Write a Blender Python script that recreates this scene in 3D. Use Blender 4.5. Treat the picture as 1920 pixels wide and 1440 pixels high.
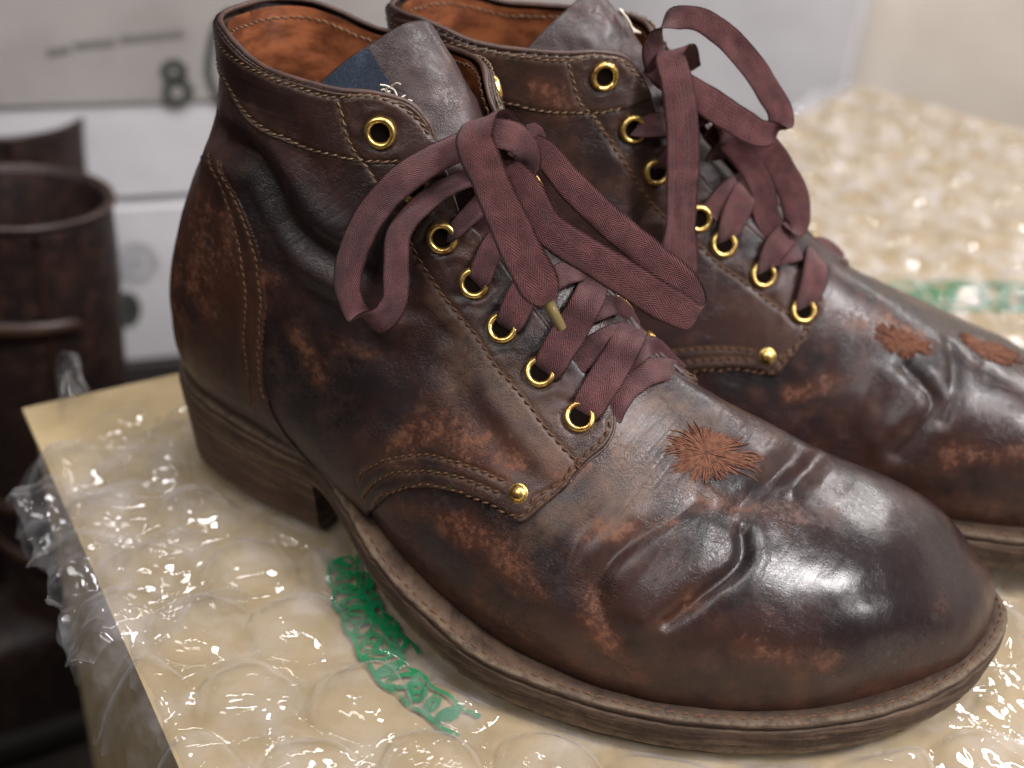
import bpy, bmesh, math
import numpy as np
# ---------------------------------------------------------------- camera, world, lamps (metres; the boots' own tables are in cm)
sc=bpy.context.scene
for o in list(bpy.data.objects): bpy.data.objects.remove(o)
def camera():
    yaw,pitch,roll=[math.radians(v) for v in (116.54,32.09,4.67)]
    fw=np.array([math.cos(pitch)*math.cos(yaw),math.cos(pitch)*math.sin(yaw),-math.sin(pitch)])
    r0=np.cross(fw,[0,0,1]);r0/=np.linalg.norm(r0);u0=np.cross(r0,fw)
    r=math.cos(roll)*r0+math.sin(roll)*u0;u=-math.sin(roll)*r0+math.cos(roll)*u0
    from mathutils import Matrix
    cd=bpy.data.cameras.new('camera');c=bpy.data.objects.new('camera',cd);sc.collection.objects.link(c)
    m=Matrix(((r[0],u[0],-fw[0],.2795),(r[1],u[1],-fw[1],-.2970),(r[2],u[2],-fw[2],.2765),(0,0,0,1)));c.matrix_world=m
    cd.sensor_width=36;cd.lens=2200*36/1920;cd.clip_start=.01;cd.clip_end=50
    cd.dof.use_dof=True;cd.dof.focus_distance=.352;cd.dof.aperture_fstop=5.6;cd.dof.aperture_blades=7
    sc.camera=c
camera()
sc.view_settings.view_transform='Standard';sc.view_settings.look='None';sc.view_settings.gamma=1;sc.view_settings.exposure=0;sc.view_settings.use_curve_mapping=False
w=bpy.data.worlds.new('World');sc.world=w;w.use_nodes=True
bg=w.node_tree.nodes['Background'];bg.inputs[1].default_value=1.
_t=w.node_tree;_c=_t.nodes.new('ShaderNodeTexCoord');_s=_t.nodes.new('ShaderNodeSeparateXYZ');_r=_t.nodes.new('ShaderNodeValToRGB')      # dim room: paler ceiling, dark floor
_t.links.new(_c.outputs['Generated'],_s.inputs[0]);_m=_t.nodes.new('ShaderNodeMapRange');_m.inputs[1].default_value=-1;_t.links.new(_s.outputs[2],_m.inputs[0]);_t.links.new(_m.outputs[0],_r.inputs[0]);_t.links.new(_r.outputs[0],bg.inputs[0])
_r.color_ramp.elements[0].position=.35;_r.color_ramp.elements[0].color=(.03,.024,.022,1);_r.color_ramp.elements[1].position=.85;_r.color_ramp.elements[1].color=(.15,.143,.143,1)
sc.cycles.max_bounces=8;sc.cycles.transparent_max_bounces=24;sc.cycles.caustics_reflective=False;sc.cycles.caustics_refractive=False;sc.cycles.sample_clamp_indirect=4
def area(name,loc,target,sx,sy,power,col=(1,.965,.95)):
    from mathutils import Vector
    l=bpy.data.lights.new(name,'AREA');l.shape='RECTANGLE';l.size=sx;l.size_y=sy;l.energy=power;l.color=col
    o=bpy.data.objects.new(name,l);sc.collection.objects.link(o);o.location=loc;o.rotation_euler=(Vector(target)-Vector(loc)).to_track_quat('-Z','Y').to_euler();return o
area('ceiling_and_added_lamp',(.95,.0,1.15),(.27,0,.03),.38,.24,21,(1,.96,.97))
area('ceiling_and_added_lamp',(1.24,-.12,.62),(.27,0,.03),.16,.12,5,(1,.96,.97))
area('ceiling_and_added_lamp',(0,-.95,1.1),(.15,0,0),.8,.22,6.5)  # soft fill added behind the camera, also gives the side sheen
area('ceiling_and_added_lamp',(-.3,.75,1.6),(.15,.1,0),1.2,.05,8)
area('ceiling_and_added_lamp',(.7,1.9,1.35),(.25,.5,0),.7,.12,16)  # added beyond the wall to brighten the rear wrap and give glints
area('ceiling_and_added_lamp',(.35,-.3,1.7),(.15,.1,0),.9,.04,13)
import numpy as np
# ---------------------------------------------------------------- boot shape: sections fanned from the toe up to the collar
# Tx  Tz | Bx  Bz | yL  yM | yT  yB | c0  nTop nBot
SEC = np.array([
 [29.42,1.95, 29.42,1.80,  2.5,3.3, 2.9,2.9, .50,2.0,2.0],
 [29.38,2.45, 29.38,1.50,  2.05,3.8, 2.9,2.9, .50,2.1,2.6],
 [29.22,2.95, 29.28,1.35,  1.5,4.3, 2.9,2.9, .58,2.4,3.0],
 [28.65,3.70, 28.70,1.20, 0.35,4.75, 2.7,2.5, .60,2.6,3.6],
 [27.50,4.75, 27.30,.85, -1.25,5.3, 2.4,2.2, .62,2.6,5.0],
 [26.00,5.60, 25.70,.70, -2.9,5.6, 2.1,1.7, .64,2.5,5.0],
 [24.00,6.25, 23.50,.60, -4.35,5.5, 1.8,1.0, .68,2.3,5.0],
 [22.00,7.00, 20.50,.60, -5.5,5.2, 1.4,0.0, .71,2.05,5.0],
 [20.00,7.95, 17.30,.70, -5.9,4.7, 1.0,-.6, .74,1.8,5.0],
 [18.20,8.80, 13.60,1.15, -5.6,4.2, 0.7,-.6, .72,1.75,4.6],
 [16.70,10.0, 9.80, 2.15, -4.65,3.8, 0.5,-.3, .66,1.8,4.2],
 [15.30,11.2, 5.50, 2.85, -3.85,3.35, 0.4,0.0, .60,1.9,3.2],
 [14.10,12.2, 1.80, 3.10, -3.5,3.15, 0.4,0.0, .56,2.0,2.9],
 [13.20,13.2, -.20, 3.80, -3.4,3.1, 0.4,0.1, .54,2.1,2.4],
 [12.50,14.1, -.75, 6.00, -3.35,3.1, 0.4,0.2, .52,2.1,2.3],
 [11.90,15.0, -.30, 8.60, -3.2,3.05, 0.4,0.3, .50,2.1,2.3],
 [11.35,15.8, 0.85,11.60, -3.0,3.05, 0.4,0.4, .50,2.1,2.3],
 [10.90,16.5, 1.95,14.20, -2.9,3.05, 0.5,0.5, .50,2.1,2.3],
 [10.50,17.6, 1.95,17.40, -2.75,3.1, 0.6,0.6, .50,2.1,2.3]])
def spline(xk, yk):
    """natural cubic spline through columns of yk -> evaluator"""
    xk=np.asarray(xk,float); yk=np.asarray(yk,float); one=yk.ndim==1
    if one: yk=yk[:,None]
    n=len(xk); h=np.diff(xk); A=np.zeros((n,n)); R=np.zeros_like(yk); A[0,0]=A[-1,-1]=1
    for i in range(1,n-1):
        A[i,i-1]=h[i-1];A[i,i]=2*(h[i-1]+h[i]);A[i,i+1]=h[i]
        R[i]=6*((yk[i+1]-yk[i])/h[i]-(yk[i]-yk[i-1])/h[i-1])
    M=np.linalg.solve(A,R)
    def ev(x):
        x=np.clip(np.asarray(x,float),xk[0],xk[-1]); i=np.clip(np.searchsorted(xk,x)-1,0,n-2)
        d0=(x-xk[i])[...,None]; d1=(xk[i+1]-x)[...,None]; hh=h[i][...,None]
        v=(M[i]*d1**3+M[i+1]*d0**3)/(6*hh)+(yk[i]/hh-M[i]*hh/6)*d1+(yk[i+1]/hh-M[i+1]*hh/6)*d0
        return v[...,0] if one else v
    return ev
_k=np.linspace(0,1,len(SEC))
_mid=SEC[:,0:4]
_d=np.r_[0,np.cumsum(np.hypot(*np.diff((SEC[:,0:2]+SEC[:,2:4])/2,axis=0).T)*.5+.5*np.hypot(*np.diff(SEC[:,2:4],axis=0).T))]
_k=_d/_d[-1]
SECF=spline(_k,SEC)
def base(s,a):
    """s 0 toe .. 1 collar; a 0 ridge/front .. pi bottom/back, a<0 = the far side.  -> xyz (cm)"""
    s=np.asarray(s,float);a=np.asarray(a,float);s,a=np.broadcast_arrays(s,a)
    q=SECF(s);Tx,Tz,Bx,Bz,yL,yM,yT,yB,c0,nt,nb=[q[...,i] for i in range(11)]
    aa=np.abs(a);ca=np.cos(aa);sa=np.clip(np.sin(aa),0,1)
    n=np.where(ca>0,nt,nb)
    cc=np.sign(ca)*np.abs(ca)**(2/n); S=np.power(sa,2/n)
    c=np.where(ca>0,c0*(1-cc),c0+(1-c0)*(-cc))
    y0=yT+(yB-yT)*c; w=np.where(a>=0,yL,yM)
    # shallow limits between the superellipse ends
    y=y0+(w-y0)*S
    return np.stack([Tx+(Bx-Tx)*c,y,Tz+(Bz-Tz)*c],-1)
def nrm(s,a,e=2e-3):
    P=base(np.clip(s+e,0,1),a)-base(np.clip(s-e,0,1),a);Q=base(s,a+e)-base(s,a-e)
    n=np.cross(P,Q);l=np.linalg.norm(n,axis=-1,keepdims=True);return n/np.maximum(l,1e-9)
F = {'eyelets': [(0.8947,0.915),(0.7905,0.7478),(0.7169,0.6791),(0.6581,0.6505),(0.584,0.6745),(0.5027,0.6478),(0.4297,0.6048)],'rivet': (0.412,1.0143),'front_edge': [(0.736,0.5555),(0.6993,0.4785),(0.6612,0.4618),(0.5706,0.4795),(0.4815,0.464),(0.4402,0.4425),(0.4147,0.4407),(0.3984,0.4724),(0.3865,0.5312),(0.3828,0.5876),(0.3857,0.6921),(0.3856,0.7651),(0.383,0.8179)],'low_edge': [(0.3822,0.8275),(0.3851,0.9522),(0.3887,1.085),(0.406,1.1219),(0.4226,1.1606),(0.4369,1.2194),(0.4506,1.2873),(0.4613,1.355),(0.4714,1.4373),(0.4778,1.5227),(0.4823,1.5785),(0.4833,1.6101),(0.482,1.6793),(0.4779,1.7854),(0.4721,1.9019)],'s_facing': [(0.8132,0.943),(0.7443,0.8422),(0.6849,0.8144),(0.6444,0.8033),(0.5973,0.796),(0.5402,0.8059),(0.4887,0.777),(0.4445,0.7578),(0.4194,0.7431),(0.3986,0.7352),(0.3839,0.7454)],'s_throat': [(0.4018,0.5041),(0.3922,0.5527),(0.3906,0.6069),(0.3922,0.6952),(0.3923,0.7669),(0.3888,0.8322)],'s_collar': [(0.9914,2.1275),(0.9817,1.9396),(0.9716,1.7791),(0.9656,1.5935),(0.9575,1.3971),(0.9506,1.1937),(0.9504,0.9764),(0.9351,0.7934),(0.8987,0.652),(0.8638,0.5911)],'s_band': [(0.9588,2.2363),(0.9429,1.9717),(0.9257,1.7428),(0.9089,1.5468),(0.8891,1.3482),(0.8739,1.1835),(0.8551,1.0183),(0.8391,0.811)],'s_tab': [(0.9482,1.1874),(0.9206,1.1562),(0.8774,1.0822),(0.8481,1.0065),(0.813,0.9415)],'s_count1': [(0.8948,2.2381),(0.866,1.9752),(0.8271,1.7993),(0.7756,1.6729),(0.7362,1.6435),(0.7023,1.7023),(0.6673,1.7874),(0.6355,1.9777)],'s_count2': [(0.8883,2.0537),(0.8588,1.8647),(0.8175,1.6965),(0.7573,1.5844),(0.7201,1.5872),(0.6856,1.6563),(0.6345,1.8287)],'s_low1': [(0.5071,1.7677),(0.5143,1.6592),(0.5139,1.5767),(0.509,1.4515),(0.4982,1.3329),(0.4823,1.2377),(0.4641,1.1548),(0.4473,1.0924),(0.4296,1.0384)],'s_low2': [(0.4929,1.8389),(0.4985,1.6855),(0.4999,1.588),(0.4937,1.4808),(0.4812,1.3494),(0.4639,1.2413),(0.4451,1.1563),(0.4236,1.0846)],'s_low3': [(0.4816,1.7959),(0.487,1.6308),(0.4826,1.5714),(0.4742,1.425),(0.4594,1.3157),(0.4414,1.2285),(0.4213,1.1514),(0.3989,1.0909),(0.3931,1.0591),(0.3917,0.9931),(0.388,0.8677)],'s_low4': [(0.3954,1.0052),(0.3982,0.968),(0.3948,0.9113),(0.39,0.8472)],'burst': (0.2888,0.3108),'burst_r': [(0.2382,0.1234),(0.2319,0.2868),(0.2527,0.313),(0.267,0.4047),(0.2912,0.4621),(0.3179,0.4493),(0.3373,0.3485),(0.3175,0.2035),(0.2951,0.189),(0.2803,0.1407),(0.2543,0.1225)],'creases': [([(0.2169,0.5627),(0.2068,0.6521),(0.2054,0.7157),(0.2096,0.8091),(0.2188,0.9202),(0.2263,1.0526),(0.2344,1.1707)],0.17,0.22),([(0.2262,0.4572),(0.2161,0.5602),(0.2069,0.669)],0.05,0.2),([(0.2616,1.3439),(0.2822,1.2357),(0.2981,1.1216),(0.3021,0.9835),(0.2931,0.8176),(0.2774,0.6542),(0.2693,0.5421)],0.1,0.3),([(0.2626,0.4867),(0.2758,0.7),(0.2896,0.8892),(0.2941,1.0232)],-0.09,0.45),([(0.2436,0.6436),(0.2404,0.8221),(0.2514,1.0111),(0.2508,1.1796)],-0.14,0.5),([(0.2343,0.417),(0.2231,0.2293),(0.2034,0.0267)],0.06,0.25),([(0.2106,-0.0947),(0.2178,0.085),(0.2202,0.2566),(0.2332,0.4807)],0.12,0.35),([(0.1896,-0.2338),(0.1957,0.0389),(0.1987,0.2149)],-0.1,0.3),([(0.3384,0.8771),(0.3418,1.0415),(0.3418,1.2466)],0.05,0.35),([(0.3159,0.7496),(0.3246,0.9217),(0.3279,1.1359),(0.3252,1.2475)],-0.06,0.4),([(0.9143,2.3691),(0.9042,1.971),(0.888,1.7153),(0.8563,1.584),(0.8044,1.4559),(0.7649,1.2996),(0.7422,1.1835),(0.7238,1.0864)],0.28,0.5),([(0.9257,2.1781),(0.9145,1.7983),(0.8729,1.5203),(0.8095,1.3155),(0.7669,1.1633),(0.738,1.043)],-0.18,0.5),([(0.8926,2.3299),(0.8698,1.8411),(0.8199,1.5944),(0.7702,1.4513),(0.7308,1.2944),(0.705,1.1691)],-0.12,0.5),([(0.8494,1.7195),(0.7857,1.5183),(0.739,1.3986),(0.7062,1.274)],0.12,0.4),([(0.6887,1.0967),(0.6601,1.3069),(0.6116,1.3043)],-0.05,0.6),([(0.8033,0.6991),(0.7681,0.8786),(0.7357,1.0183)],0.12,0.4),([(0.6515,1.112),(0.6469,0.962),(0.6324,0.8611)],-0.06,0.3),([(0.6676,0.9891),(0.6498,0.9275),(0.6093,0.8878)],0.07,0.3),([(0.3952,0.8607),(0.4265,0.9349),(0.4719,0.9823),(0.5287,0.9904),(0.5757,1.0224)],0.06,0.5),([(0.4256,0.8583),(0.4789,0.9026),(0.5329,0.9209)],-0.05,0.4)],'rust': [([(0.8344,2.0544),(0.7966,2.0278),(0.7603,2.0161)],1.0),([(0.8188,1.8383),(0.7611,1.7423)],0.6),([(0.5441,1.2221),(0.5279,1.2376)],0.55),([(0.5085,1.4873),(0.5245,1.384),(0.5106,1.1598),(0.4585,1.018)],0.7),([(0.4838,1.1075),(0.4397,0.9757)],0.5),([(0.6648,1.05),(0.669,1.1457)],0.4),([(0.4344,1.4801),(0.406,1.3114),(0.3689,1.2717),(0.3252,1.2475),(0.2894,1.2596)],0.5),([(0.298,1.2169),(0.2606,1.4503)],0.5),([(0.2344,1.1707),(0.2221,0.9714)],0.3),([(0.2792,0.5454),(0.2272,0.4262),(0.1519,0.2394)],0.35),([(0.2019,0.3774),(0.1529,0.2226)],0.3),([(0.2955,0.8044),(0.2786,0.6791)],0.25),([(0.1678,1.2604),(0.1085,1.3381)],0.5),([(0.0487,0.7026),(0.0524,0.3438)],0.4),([(0.2545,1.5276),(0.2241,1.5732)],0.5),([(0.4682,1.5884),(0.4531,1.3885)],0.4),([(0.6777,0.4589),(0.7505,1.5647)],0.3),([(0.6895,1.4752),(0.6387,1.5256)],0.4),([(0.6577,1.2858),(0.6364,1.2346)],0.4),([(0.3891,0.8177),(0.3845,0.7033)],0.25),([(0.3398,0.9416),(0.2984,0.7842)],0.3),([(0.367,1.5815),(0.3152,1.5805),(0.2503,1.5764)],0.4)],'tan': [([(0.5336,0.8303),(0.4729,0.8254),(0.4138,0.7985)],0.35),([(0.4606,0.7942),(0.5057,0.8062),(0.5913,0.8441)],0.5),([(0.6606,0.8446),(0.609,0.8321)],0.3),([(0.3608,0.5574),(0.3275,0.6087),(0.3389,0.7317)],0.7),([(0.3578,0.8831),(0.3748,1.0816)],0.4),([(0.3821,0.3907),(0.3365,0.2701)],0.8),([(0.5492,0.97),(0.5922,0.9553)],0.5),([(0.3511,0.2813),(0.2985,0.1609)],0.5)],'dark': [([(0.6051,1.323),(0.5677,1.2481)],0.7),([(0.5594,1.3688),(0.5455,1.3812)],0.5),([(0.7879,1.2786),(0.7301,1.0247)],1.2),([(0.7471,2.0826),(0.7422,2.075)],0.25),([(0.8057,1.9608),(0.8043,1.9478)],0.15),([(0.8199,1.5944),(0.7496,1.3935)],1.0),([(0.1007,0.515),(0.0686,0.1562)],1.6),([(0.1047,0.9732),(0.0481,0.9461)],0.8),([(0.4735,1.5732),(0.4491,1.3236)],0.3),([(0.3506,1.1425),(0.3125,1.2702)],0.4),([(0.7062,1.274),(0.6686,1.2008)],0.8),([(0.4355,1.5843),(0.4014,1.5437)],0.5)],'collar': [(0.9942,2.1313),(0.9846,2.0241),(0.9785,1.8664),(0.9693,1.5998),(0.9633,1.394),(0.9565,1.1811),(0.9509,0.9518),(0.9336,0.7234),(0.8917,0.5914),(0.8543,0.5653)],'laces_near': {'x1': ([[16.69,-2.48,8.1],[16.88,-2.48,8.59],[17.04,-1.89,9.22],[17.09,-0.96,9.75],[16.97,0.19,10.05],[16.71,1.13,9.73]],[0.7,0.95,1.05,1.05,1.0,0.9]),'x2': ([[15.21,-2.33,9.04],[15.47,-2.41,9.51],[15.63,-2.04,10.12],[15.75,-1.32,10.75],[15.7,-0.4,11.19],[15.4,0.43,11.26]],[0.7,0.95,1.05,1.05,1.0,0.9]),'x3': ([[13.73,-2.13,10.0],[13.95,-2.25,10.43],[14.07,-2.06,10.9],[14.13,-1.65,11.37],[14.28,-0.95,11.66]],[0.6,0.85,0.95,0.95,0.9]),'x4': ([[12.52,-1.92,11.07],[12.75,-2.08,11.44],[12.85,-1.93,12.0],[12.97,-1.55,12.58],[13.14,-0.91,12.91]],[0.5,0.7,0.75,0.75,0.7]),'x5': ([[11.32,-1.95,12.38],[11.7,-2.07,12.7],[12.11,-1.87,13.23],[12.49,-1.34,13.83],[12.44,0.2,13.99]],[0.35,0.5,0.6,0.7,0.7]),'b1': ([[17.43,-2.0,8.21],[17.42,-1.71,8.59],[17.52,-1.16,8.91],[17.76,-0.4,9.09],[18.13,0.5,8.96],[18.36,1.58,8.35]],[0.85,0.9,0.9,0.88,0.8,0.7]),'b2': ([[16.9,-1.53,9.01],[17.07,-0.96,9.36],[17.3,-0.35,9.56],[17.5,0.93,9.31],[17.99,1.13,8.85],[18.39,1.45,8.43]],[0.7,0.75,0.75,0.75,0.72,0.6]),'b3': ([[15.9,-2.04,9.2],[16.1,-1.63,9.63],[16.37,-1.14,9.91],[16.64,-0.42,10.04],[16.83,0.38,9.96]],[0.8,0.85,0.85,0.8,0.7]),'b4': ([[15.65,-0.91,10.53],[15.98,-0.37,10.71],[16.25,0.48,10.59],[16.54,0.94,10.04],[16.73,1.17,9.68]],[0.6,0.65,0.65,0.6,0.5]),'b5': ([[14.28,-1.36,11.02],[14.52,-1.02,11.41],[14.79,-0.53,11.65],[15.07,0.2,11.58],[15.2,0.96,11.06]],[0.7,0.75,0.75,0.7,0.6]),'b6': ([[12.41,-1.55,12.68],[12.68,-1.28,13.35],[12.6,0.0,13.4],[13.23,0.5,13.75]],[0.6,0.7,0.7,0.7]),'end1': ([[13.08,-0.3,15.08],[12.86,-1.0,15.96],[12.52,-1.9,16.41],[12.52,-2.4,16.12],[13.14,-2.6,15.08],[14.0,-2.75,13.91],[14.76,-2.9,12.95],[15.36,-3.0,12.24],[15.59,-3.0,11.94]],[0.5,0.9,1.1,1.15,1.1,1.15,1.2,1.05,0.5]),'loopL': ([[12.84,-0.7,15.3],[12.2,-1.5,15.59],[11.57,-2.2,15.28],[10.77,-2.9,14.65],[9.99,-3.5,13.56],[9.59,-4.0,12.35],[9.58,-4.4,11.19],[10.15,-4.6,10.56],[11.03,-4.7,10.72],[11.32,-4.5,11.26],[11.04,-4.0,12.18],[10.8,-3.5,13.03],[11.16,-2.9,13.76],[11.79,-2.2,14.35],[12.51,-1.3,14.58],[13.11,-0.6,14.59]],[0.7,0.95,1.0,1.0,1.0,1.0,0.95,0.8,0.8,0.85,0.85,0.8,0.75,0.7,0.7,0.6]),'loopR': ([[12.73,-1.6,15.14],[13.49,-1.3,14.59],[14.66,-1.5,13.47],[15.92,-1.5,13.03],[17.29,-1.3,12.51],[18.56,-1.0,11.94],[19.09,-0.6,11.6],[18.99,-0.0,11.55],[18.51,0.3,11.92],[17.22,0.2,12.71],[15.7,0.1,13.52],[14.32,0.0,14.46],[13.37,-0.2,15.28],[12.93,-0.4,15.4]],[0.7,0.9,1.05,1.05,1.05,1.05,0.9,0.8,0.95,0.95,0.95,0.9,0.7,0.5]),'end2': ([[12.55,-0.8,15.01],[12.99,-0.5,15.39],[13.29,-0.3,15.73],[13.35,-0.1,15.46],[13.17,0.1,14.72]],[0.6,0.7,0.6,0.6,0.5]),'knot': ([[12.07,-1.2,14.85],[12.84,-1.9,16.05],[13.37,-1.6,15.97],[13.54,-1.0,15.16],[13.24,-0.8,14.27]],[0.7,0.9,0.9,0.8,0.6])},'far_eyelets': [(0.9119,-0.915),(0.7918,-0.7543),(0.7157,-0.7008),(0.6316,-0.674),(0.5676,-0.7008),(0.4875,-0.674),(0.4094,-0.6651)],'far_rivet': (0.4014,-1.1471),'far_front_edge': [(0.8739,-0.6115),(0.7017,-0.4776),(0.5716,-0.5133),(0.4875,-0.4687),(0.4094,-0.4419),(0.3794,-0.5133),(0.3634,-0.6383),(0.3594,-0.7722),(0.3714,-0.9329)],'far_low_edge': [(0.3714,-0.9507),(0.3774,-1.0846),(0.3774,-1.2453),(0.3994,-1.281),(0.4254,-1.3435),(0.4394,-1.3882)],'far_s_facing': [(0.8979,-1.1025),(0.8338,-1.0132),(0.7858,-0.9061),(0.7197,-0.8347),(0.6777,-0.8436),(0.5716,-0.8704),(0.4955,-0.8615),(0.4354,-0.8704),(0.3954,-0.8972),(0.3754,-0.9507)],'far_s_throat': [(0.3834,-0.6115),(0.3734,-0.7097),(0.3814,-0.8882),(0.3854,-1.0132)],'far_burst': [(0.2753,-0.4865),(0.1592,0.0312)],'far_creases': [([(0.2613,-0.674),(0.2252,-0.8793),(0.2332,-1.1203),(0.2432,-1.3167)],0.15,0.3),([(0.2132,-0.1384),(0.2072,-0.6204),(0.2112,-0.9775)],0.1,0.25),([(0.2873,-0.799),(0.2893,-1.04),(0.2673,-1.2364)],-0.12,0.5),([(0.1612,0.1116),(0.1692,-0.3258)],0.06,0.3),([(0.6897,-0.6918),(0.6717,-0.9239),(0.5916,-0.9775)],0.15,0.5),([(0.7618,-0.9061),(0.7217,-1.04),(0.6677,-0.9954)],-0.12,0.5),([(0.2392,-0.6383),(0.2452,-0.9329),(0.2492,-1.1114)],-0.1,0.4)],'far_rust': [([(0.3373,-0.5222),(0.2693,-0.4062)],0.5),([(0.1572,0.067),(0.1251,0.1562)],0.5),([(0.1912,-1.2185),(0.1391,-1.1114)],0.4),([(0.8238,-0.4151),(0.7818,-0.2098)],0.3),([(0.9139,-1.3524),(0.8879,-1.1918)],0.5),([(0.3073,-0.3526),(0.2372,-0.2901)],0.3),([(0.3293,-0.9775),(0.3634,-1.1382)],0.4)],'laces_far': {'x2': ([[10.34,-2.1,13.72],[10.66,-2.44,13.97],[11.09,-2.43,14.08],[11.78,-1.5,13.77]],[0.5,0.7,0.85,0.8]),'x3': ([[11.33,-2.0,12.26],[11.5,-2.31,12.66],[11.78,-2.38,13.0],[12.37,-1.0,13.03]],[0.5,0.6,0.7,0.7]),'x5': ([[13.89,-2.11,9.76],[14.02,-2.38,10.26],[14.2,-2.17,10.98],[14.43,-1.73,11.48],[15.03,-0.0,11.48]],[0.5,0.8,1.0,1.0,0.8]),'x6': ([[15.41,-2.25,8.75],[15.48,-2.48,9.21],[15.72,-2.26,9.87],[16.13,-1.7,10.24],[16.78,-0.0,9.97]],[0.5,0.7,0.9,0.9,0.8]),'x7': ([[16.97,-2.46,7.53],[17.03,-2.65,8.02],[17.24,-2.33,8.75],[17.32,-1.86,9.19],[17.48,0.3,8.83]],[0.5,0.8,1.0,1.0,0.8]),'b1': ([[15.53,-2.28,9.63],[16.21,-1.98,9.76],[17.17,-0.3,9.18],[17.95,0.3,8.91],[18.75,1.0,8.17]],[0.9,0.95,0.95,0.9,0.7]),'b2': ([[13.32,-2.22,11.02],[13.99,-1.73,11.67],[15.01,-0.3,11.5],[16.12,0.5,10.75]],[0.8,0.9,0.9,0.8]),'end1': ([[12.26,-1.0,15.64],[11.82,-1.6,16.4],[11.44,-2.2,16.45],[11.69,-2.7,15.75],[11.98,-2.9,14.59],[12.18,-3.1,13.21],[12.31,-3.3,11.17],[12.47,-3.7,8.8],[12.51,-3.8,8.43]],[0.6,0.9,1.0,1.1,1.15,1.15,1.1,1.0,0.4]),'loopU': ([[12.16,-1.2,14.97],[11.2,-1.9,15.65],[10.89,-2.1,16.39],[10.93,-2.2,17.11],[11.39,-2.2,17.54],[12.04,-2.0,17.57],[12.95,-1.7,17.11],[13.94,-1.5,16.22],[14.77,-1.5,15.24],[15.28,-1.7,14.52],[15.29,-2.0,14.11],[14.72,-2.3,14.04],[13.7,-2.3,14.48],[12.48,-2.3,15.15],[11.47,-2.2,15.67],[10.9,-1.9,16.02],[11.15,-1.6,16.09]],[0.7,0.8,0.85,0.8,0.75,0.75,0.8,0.85,0.85,0.85,0.85,0.9,1.0,1.0,0.95,0.8,0.6]),'loopD': ([[12.41,-1.0,14.37],[13.52,-1.0,14.17],[14.7,-1.0,13.4],[15.68,-1.0,12.32],[16.34,-1.1,11.22],[16.4,-1.4,10.44],[15.91,-1.6,10.18],[15.39,-1.5,10.7],[15.06,-1.3,11.79],[14.22,-1.2,12.86],[13.02,-1.3,13.76]],[0.7,0.9,1.0,1.0,1.0,0.9,0.9,0.9,0.9,0.8,0.7]),'knot': ([[11.96,-1.0,13.39],[12.4,-1.9,14.38],[12.97,-2.0,14.73],[13.65,-1.5,13.69],[13.37,-0.8,12.45]],[0.8,1.0,1.0,1.0,0.8])},'tongue_w': {'top': [[6.53,-1.5,16.04],[7.24,-1.1,16.8],[7.86,-0.6,17.36],[8.5,0.0,17.87],[8.8,0.7,17.91],[8.84,1.5,17.36]],'mid': [[8.0,-1.9,14.9],[8.45,-1.3,15.67],[9.16,-0.8,16.35],[9.77,-0.3,16.53],[10.03,0.5,16.63],[9.99,1.3,16.18]],'low': [[9.81,-1.7,13.93],[10.29,-1.3,14.61],[10.65,-0.7,15.02],[11.04,-0.1,15.1],[11.15,0.5,15.13],[11.14,1.2,14.93]]}}
# ---------------------------------------------------------------- helpers
rng=np.random.default_rng(5)
def hsh(i,j,k):
    h=(i*374761393+j*668265263+k*2147483647+i*j*31)&0xffffffff
    h=((h^(h>>13))*1274126177)&0xffffffff
    return ((h^(h>>16))&0xffff)/65535.0
def vnoise(P,sc,seed=0):
    p=np.asarray(P)/sc+seed*17.3; i=np.floor(p).astype(np.int64); f=p-i; f=f*f*(3-2*f); r=0
    for dx in(0,1):
        for dy in(0,1):
            for dz in(0,1):
                w=(f[...,0] if dx else 1-f[...,0])*(f[...,1] if dy else 1-f[...,1])*(f[...,2] if dz else 1-f[...,2])
                r=r+w*hsh(i[...,0]+dx,i[...,1]+dy,i[...,2]+dz)
    return r*2-1
def catmull(P,step,closed=False):
    P=np.asarray(P,float)
    if closed: Q=np.vstack([P[-1:],P,P[:2]])
    else: Q=np.vstack([2*P[:1]-P[1:2],P,2*P[-1:]-P[-2:-1]])
    out=[]
    for i in range(1,len(Q)-2):
        p0,p1,p2,p3=Q[i-1:i+3]; n=max(2,int(np.ceil(np.linalg.norm((p2-p1)[:3])/step)))
        t=np.linspace(0,1,n,endpoint=False)[:,None]
        # centripetal-ish: scaled tangents
        d0=np.linalg.norm((p1-p0)[:3])+1e-6;d1=np.linalg.norm((p2-p1)[:3])+1e-6;d2=np.linalg.norm((p3-p2)[:3])+1e-6
        m1=((p1-p0)/d0*d1+(p2-p1)/d1*d0)/(d0+d1)*d1; m2=((p2-p1)/d1*d2+(p3-p2)/d2*d1)/(d1+d2)*d1
        out.append((2*t**3-3*t**2+1)*p1+(t**3-2*t**2+t)*m1+(-2*t**3+3*t**2)*p2+(t**3-t**2)*m2)
    if not closed: out.append(Q[-2:-1])
    return np.vstack(out)
def dist_poly(P,L,radii=None,R=3.0):
    """distance of points P (n,3) to the polyline L (m,3); far points get a big number"""
    L=np.asarray(L,float); d=np.full(len(P),1e3)
    if len(L)==1: return np.linalg.norm(P-L[0],axis=1)
    lo=L.min(0)-R;hi=L.max(0)+R; idx=np.where(((P>lo)&(P<hi)).all(1))[0]
    Q=P[idx]; b=np.full(len(idx),1e3)
    for p,q in zip(L[:-1],L[1:]):
        v=q-p;t=np.clip((Q-p)@v/max(v@v,1e-12),0,1); b=np.minimum(b,np.linalg.norm(Q-p-t[:,None]*v,axis=1))
    d[idx]=b; return d
CM=0.01
COL=bpy.context.scene.collection
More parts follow.
